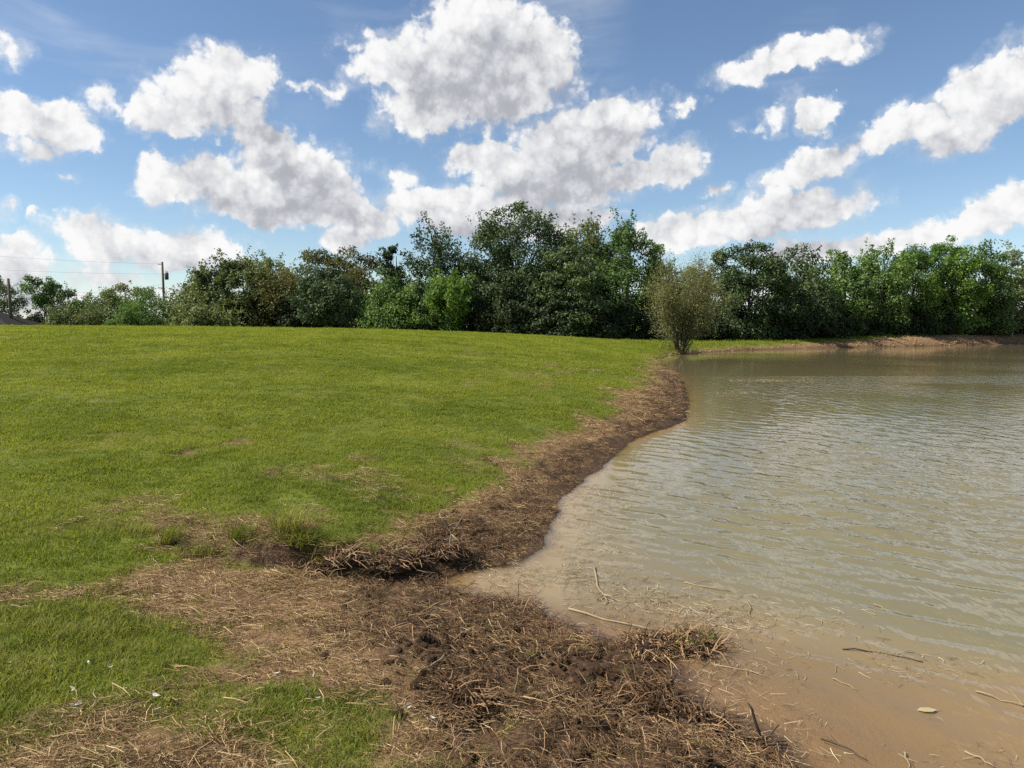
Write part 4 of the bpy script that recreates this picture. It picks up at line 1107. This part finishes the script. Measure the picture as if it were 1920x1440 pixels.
stick('upright black forked stump in the mud at the water edge', [(1.20, 3.44, .0), (1.17, 3.44, .10), (1.13, 3.45, .20)], .014, m_black, 'forked_stump', twigs=[[(1.20, 3.44, .01), (1.23, 3.43, .05), (1.27, 3.42, .11)], [(1.20, 3.42, .01), (1.26, 3.41, .02), (1.31, 3.40, .02)]])
stick('pale stick slanting on dark mud, upper of the two left ones', [(-.36, 3.86), (-.42, 3.74), (-.47, 3.62)], .007, m_stick, lift=.035)
stick('brown stick slanting on dark mud near the bottom edge', [(-.15, 3.42), (-.23, 3.26), (-.30, 3.10)], .009, m_twig, lift=.035)
stick('pale thin stick standing upright in the black mud', [(.01, 3.58, .10), (.02, 3.58, .22), (.03, 3.59, .31)], .007, m_stick)
stick('brown twig lying on pale straw in the left foreground', [(-1.86, 4.42), (-1.76, 4.47), (-1.65, 4.54)], .008, m_twig, lift=.02)
stick('long bent pale stalk floating at the right edge of the picture', [(2.54, 3.95), (2.62, 3.86), (2.74, 3.74)], .006, m_stick, 'reed_stalk', .008, [[(2.69, 3.79, .01), (2.72, 3.9, .012), (2.74, 4.01, .01)]])
stick('dark thin branch drowned in the shallows far right of the stump', [(2.05, 4.49), (2.25, 4.45), (2.45, 4.31)], .006, m_black, lift=.004)
stick('short pale stalk in the shallows at the bottom edge of the picture', [(1.84, 3.36), (1.80, 3.24)], .007, m_stick, 'reed_stalk', .008)
stick('pale stalk slanting in the shallows near the bottom right corner', [(2.13, 3.37), (2.19, 3.24)], .007, m_stick, 'reed_stalk', .008)
stick('pale stick leaning in front of the black root heap', [(.55, 3.58), (.56, 3.46), (.58, 3.34)], .007, m_stick, lift=.05)
stick('thin pale straw floating in open brown shallows, middle', [(1.82, 4.1), (1.90, 3.96)], .0045, m_stick, 'reed_stalk', .006)
stick('small pale straw floating farthest out in the pond ripples', [(2.61, 5.25), (2.63, 5.08)], .005, m_stick, 'reed_stalk', .006)
stick('thin bleached straw on the green grass at the left edge', [(-2.95, 4.28), (-2.78, 4.24)], .004, m_stick, 'reed_stalk', .06)
stick('pale straw on the dry litter, upper of two in the left foreground', [(-2.66, 5.42), (-2.52, 5.22)], .0045, m_stick, 'reed_stalk', .02)
stick('pale straw on the dry litter, lower of two in the left foreground', [(-2.42, 5.12), (-2.30, 4.94)], .0045, m_stick, 'reed_stalk', .02)
stick('curved pale straw beside the big white feather', [(-2.02, 3.30), (-1.93, 3.20)], .004, m_stick, 'reed_stalk', .05)
stick('dark reed under water near the bottom edge, right of the stump', [(1.50, 3.48), (1.64, 3.30)], .006, m_black, lift=.004)

# ---------------------------------------------------------------- white feathers and a leaf
m_feather, q = material('white_feather')
df = q.new('ShaderNodeBsdfDiffuse'); df.inputs[0].default_value = (.62, .60, .54, 1)
tr = q.new('ShaderNodeBsdfTranslucent'); tr.inputs[0].default_value = (.5, .48, .43, 1)
a_ = q.new('ShaderNodeMixShader'); a_.inputs[0].default_value = .3; q.l.new(df.outputs[0], a_.inputs[1]); q.l.new(tr.outputs[0], a_.inputs[2]); out(q, a_.outputs[0])
def feather(x, y, L, ang, label, seed, lift=.05):
    rng = np.random.RandomState(seed); n = 9
    t = root('white_feather', (x, y, gz(x, y) + lift), label, 'feather', 'white feathers on the grass', ang)
    s_ = np.linspace(0, 1, n); w_ = L * .17 * np.sin(np.clip(s_ * 1.05, 0, 1) * math.pi) ** .6 * (.8 + .4 * rng.rand(n)) + .001
    z = .25 * L * (s_ - .5) ** 2 * 4 * .5 + .01 * rng.normal()
    V = []
    for i in range(n):
        V += [(s_[i] * L - L / 2, w_[i], z[i] + .02 * L), (s_[i] * L - L / 2, 0, z[i]), (s_[i] * L - L / 2, -w_[i] * .7, z[i] + .03 * L)]
    Fc = [(3 * i + j, 3 * i + j + 1, 3 * i + j + 4, 3 * i + j + 3) for i in range(n - 1) for j in range(2)]
    MB().add(V, Fc).build('vane', m_feather, t, True)
    MB().tube([(-L * .62, 0, .02 * L), (0, 0, .004), (L * .45, 0, .2 * L)], [.0016, .0012, .0006], 4).build('quill', m_feather, t)
FE = [(-1.16, 3.56, .055, .4, 'fluffy white feather on the straw above the green foreground patch'), (-1.0, 3.64, .05, 2.0, 'small white feather right of the fluffy one, above the green foreground patch'),
      (-1.92, 3.17, .085, .3, 'biggest white feather, on pale straw at the lower left'), (-1.63, 3.30, .09, 2.6, 'curled white feather on straw, middle of the lower left'),
      (-.97, 3.42, .04, 1.2, 'tiny white feather in the green foreground patch, upper one'), (-.90, 3.34, .04, .2, 'tiny white feather in the green foreground patch, lower one'),
      (-2.12, 3.62, .05, 2.2, 'narrow white feather in the grass beside the small mud hole'), (-2.0, 3.60, .045, .9, 'short white feather just right of the small mud hole'),
      (-2.5, 3.60, .045, 1.6, 'white feather in the grass at the left edge'), (-1.55, 3.15, .04, .5, 'small white feather below the curled one'),
      (-2.03, 3.33, .045, 1.9, 'small white feather above the biggest one'), (-.49, 3.40, .055, .8, 'ragged white feather at the edge of the dark mud'),
      (-.36, 3.27, .06, 2.4, 'flat white feather at the edge of the dark mud near the bottom'), (-.49, 5.40, .04, .1, 'white feather scrap on the mud near the cove tip')]
for i, (x, y, L, an, lb) in enumerate(FE): feather(x, y, L * .62, an, lb, 40 + i, .03 if x < -.4 else .02)
m_leaf = plain('yellowed_floating_leaf', (.26, .21, .10, 1), (.40, .33, .17, 1), 30., .6, .3, .2, .002)
lf = root('floating_leaf', (2.16, 3.75, .006), 'single yellowed leaf floating on the brown shallows', 'leaf')
MB().add([(-.05, 0, 0), (-.02, .022, .003), (.025, .02, .004), (.055, 0, .002), (.02, -.024, .004), (-.022, -.02, .002)], [(0, 5, 4, 3, 2, 1)]).build('blade', m_leaf, lf)
MB().tube([(.05, 0, .002), (.08, .012, .003)], [.0015, .001], 4).build('leaf_stalk', m_leaf, lf)

# ---------------------------------------------------------------- utility poles, wires, house beyond the crest
m_pole = plain('weathered_pole_wood', (.07, .058, .048, 1), (.15, .125, .10, 1), 4., .95, .1, .4, .02)
m_metal = plain('dark_transformer_steel', (.035, .036, .038, 1), (.07, .07, .072, 1), 3., .5, .4, .1, .01)
m_cable = plain('black_cable', (.02, .02, .022, 1), (.035, .035, .037, 1), 3., .6, .3, .0, .01)
m_white = plain('white_painted_pipe', (.62, .62, .60, 1), (.75, .75, .73, 1), 6., .5, .4, .1, .01)
bx_, by_ = -46.4, 100.; bz_ = gz(bx_, by_)
pB = root('utility_pole', (bx_, by_, bz_), 'wooden utility pole with a transformer can near its top', 'utility pole', 'utility poles beyond the lawn')
MB().tube([(0.1, 0, 0), (.05, 0, 4.5), (0, 0, 9.55)], [.18, .16, .13], 10).build('pole', m_pole, pB, True)
MB().box((-.28, 0, 9.25), (.65, .1, .1)).build('cross_arm', m_pole, pB)
tcn = MB().tube([(.52, 0, 7.2), (.52, 0, 7.28), (.52, 0, 8.05), (.52, 0, 8.12)], [.20, .25, .25, .18], 12).build('transformer', m_metal, pB, True)
MB().tube([(.45, 0, 8.1), (.45, 0, 8.45)], [.05, .03], 6).tube([(.62, 0, 8.1), (.62, 0, 8.35)], [.05, .03], 6).build('bushing', m_metal, tcn)
MB().box((.18, 0, 7.85), (.4, .08, .08)).build('bracket', m_metal, pB)
ax_, ay_ = -56.9, 85.; az_ = gz(ax_, ay_)
pA = root('utility_pole', (ax_, ay_, az_), 'plain wooden utility pole beside the low house at the left edge', 'utility pole', 'utility poles beyond the lawn')
MB().tube([(.15, 0, 0), (.06, 0, 3.4), (0, 0, 6.4)], [.19, .17, .14], 10).build('pole', m_pole, pA, True)
MB().tube([(.02, -.15, 6.1), (.3, -.15, 5.95)], [.03, .02], 5).build('insulator', m_metal, pA)
def wire(label, a, b, sag, r_=.008):
    s_ = np.linspace(0, 1, 22); a = np.array(a, float); b = np.array(b, float)
    P_ = a + (b - a) * s_[:, None]; P_[:, 2] -= sag * 4 * s_ * (1 - s_)
    t = root('power_line', tuple(P_[0]), label, 'power line', 'wires between the utility poles')
    MB().tube(P_ - P_[0], r_, 4, cap=False).build('cable', m_cable, t)
wire('top power line running left from the transformer pole', (bx_ - .5, by_, bz_ + 9.3), (-80, 88, 12.2), .55)
wire('second power line running left from below the pole top', (bx_ - .1, by_, bz_ + 7.95), (-80, 88, 10.0), .45)
wire('upper sagging cable between the two utility poles', (ax_ + .2, ay_, az_ + 6.0), (bx_ - .1, by_, bz_ + 6.6), 1.15)
wire('lower sagging cable between the two utility poles', (ax_ + .1, ay_, az_ + 5.7), (bx_ - .1, by_, bz_ + 6.2), 1.2)
fx_, fy_ = -45.9, 97.; fz_ = gz(fx_, fy_)
wf = root('pipe_frame', (fx_ - .9, fy_, fz_), 'small white pipe frame standing left of the transformer pole', 'frame')
MB().tube([(0, 0, 0), (0, 0, 2.2)], .035, 6).build('post', m_white, wf); MB().tube([(.02, 0, 2.2), (.75, 0, 2.25)], .035, 6).build('rail', m_white, wf)
m_roof = plain('shaded_brown_grey_shingles', (.02, .018, .016, 1), (.04, .035, .03, 1), 3., .95, .1, .4, .03)  # shingle colour darkened to carry the shadow on the roof
m_wall = plain('brown_siding', (.07, .052, .042, 1), (.10, .078, .062, 1), 2., .9, .15, .2, .02)
m_trim = plain('pale_eave_board', (.20, .175, .135, 1), (.28, .25, .2, 1), 3., .7, .3, .1, .01)
hx, hy = -60.5, 82.; hz = gz(hx, hy)
hs = root('house', (hx, hy, hz), 'low brown house with a sloping roof at the far left edge', 'house')
MB().box((-1.2, 3.0, .55), (12.6, 5.6, 1.1)).build('wall', m_wall, hs)
V = [(-8, -.5, 1.12), (5.6, -.5, 1.12), (5.6, 6.5, 1.12), (-8, 6.5, 1.12), (-6, 3, 2.95), (1.4, 3, 2.95)]
MB().add(V, [(0, 1, 5, 4), (1, 2, 5), (2, 3, 4, 5), (3, 0, 4), (3, 2, 1, 0)]).build('roof', m_roof, hs)
MB().box((-1.2, -.53, 1.06), (13.7, .05, .16)).box((5.63, 3, 1.06), (.05, 7.0, .16)).build('eave_board', m_trim, hs)
for wx_ in (-4.5, -1.5, 2.4):
    f_ = MB().box((wx_, .17, .55), (1.0, .06, .7)).build('window', m_trim, hs); MB().box((wx_, .12, .55), (.8, .06, .5)).build('pane', m_cable, f_)
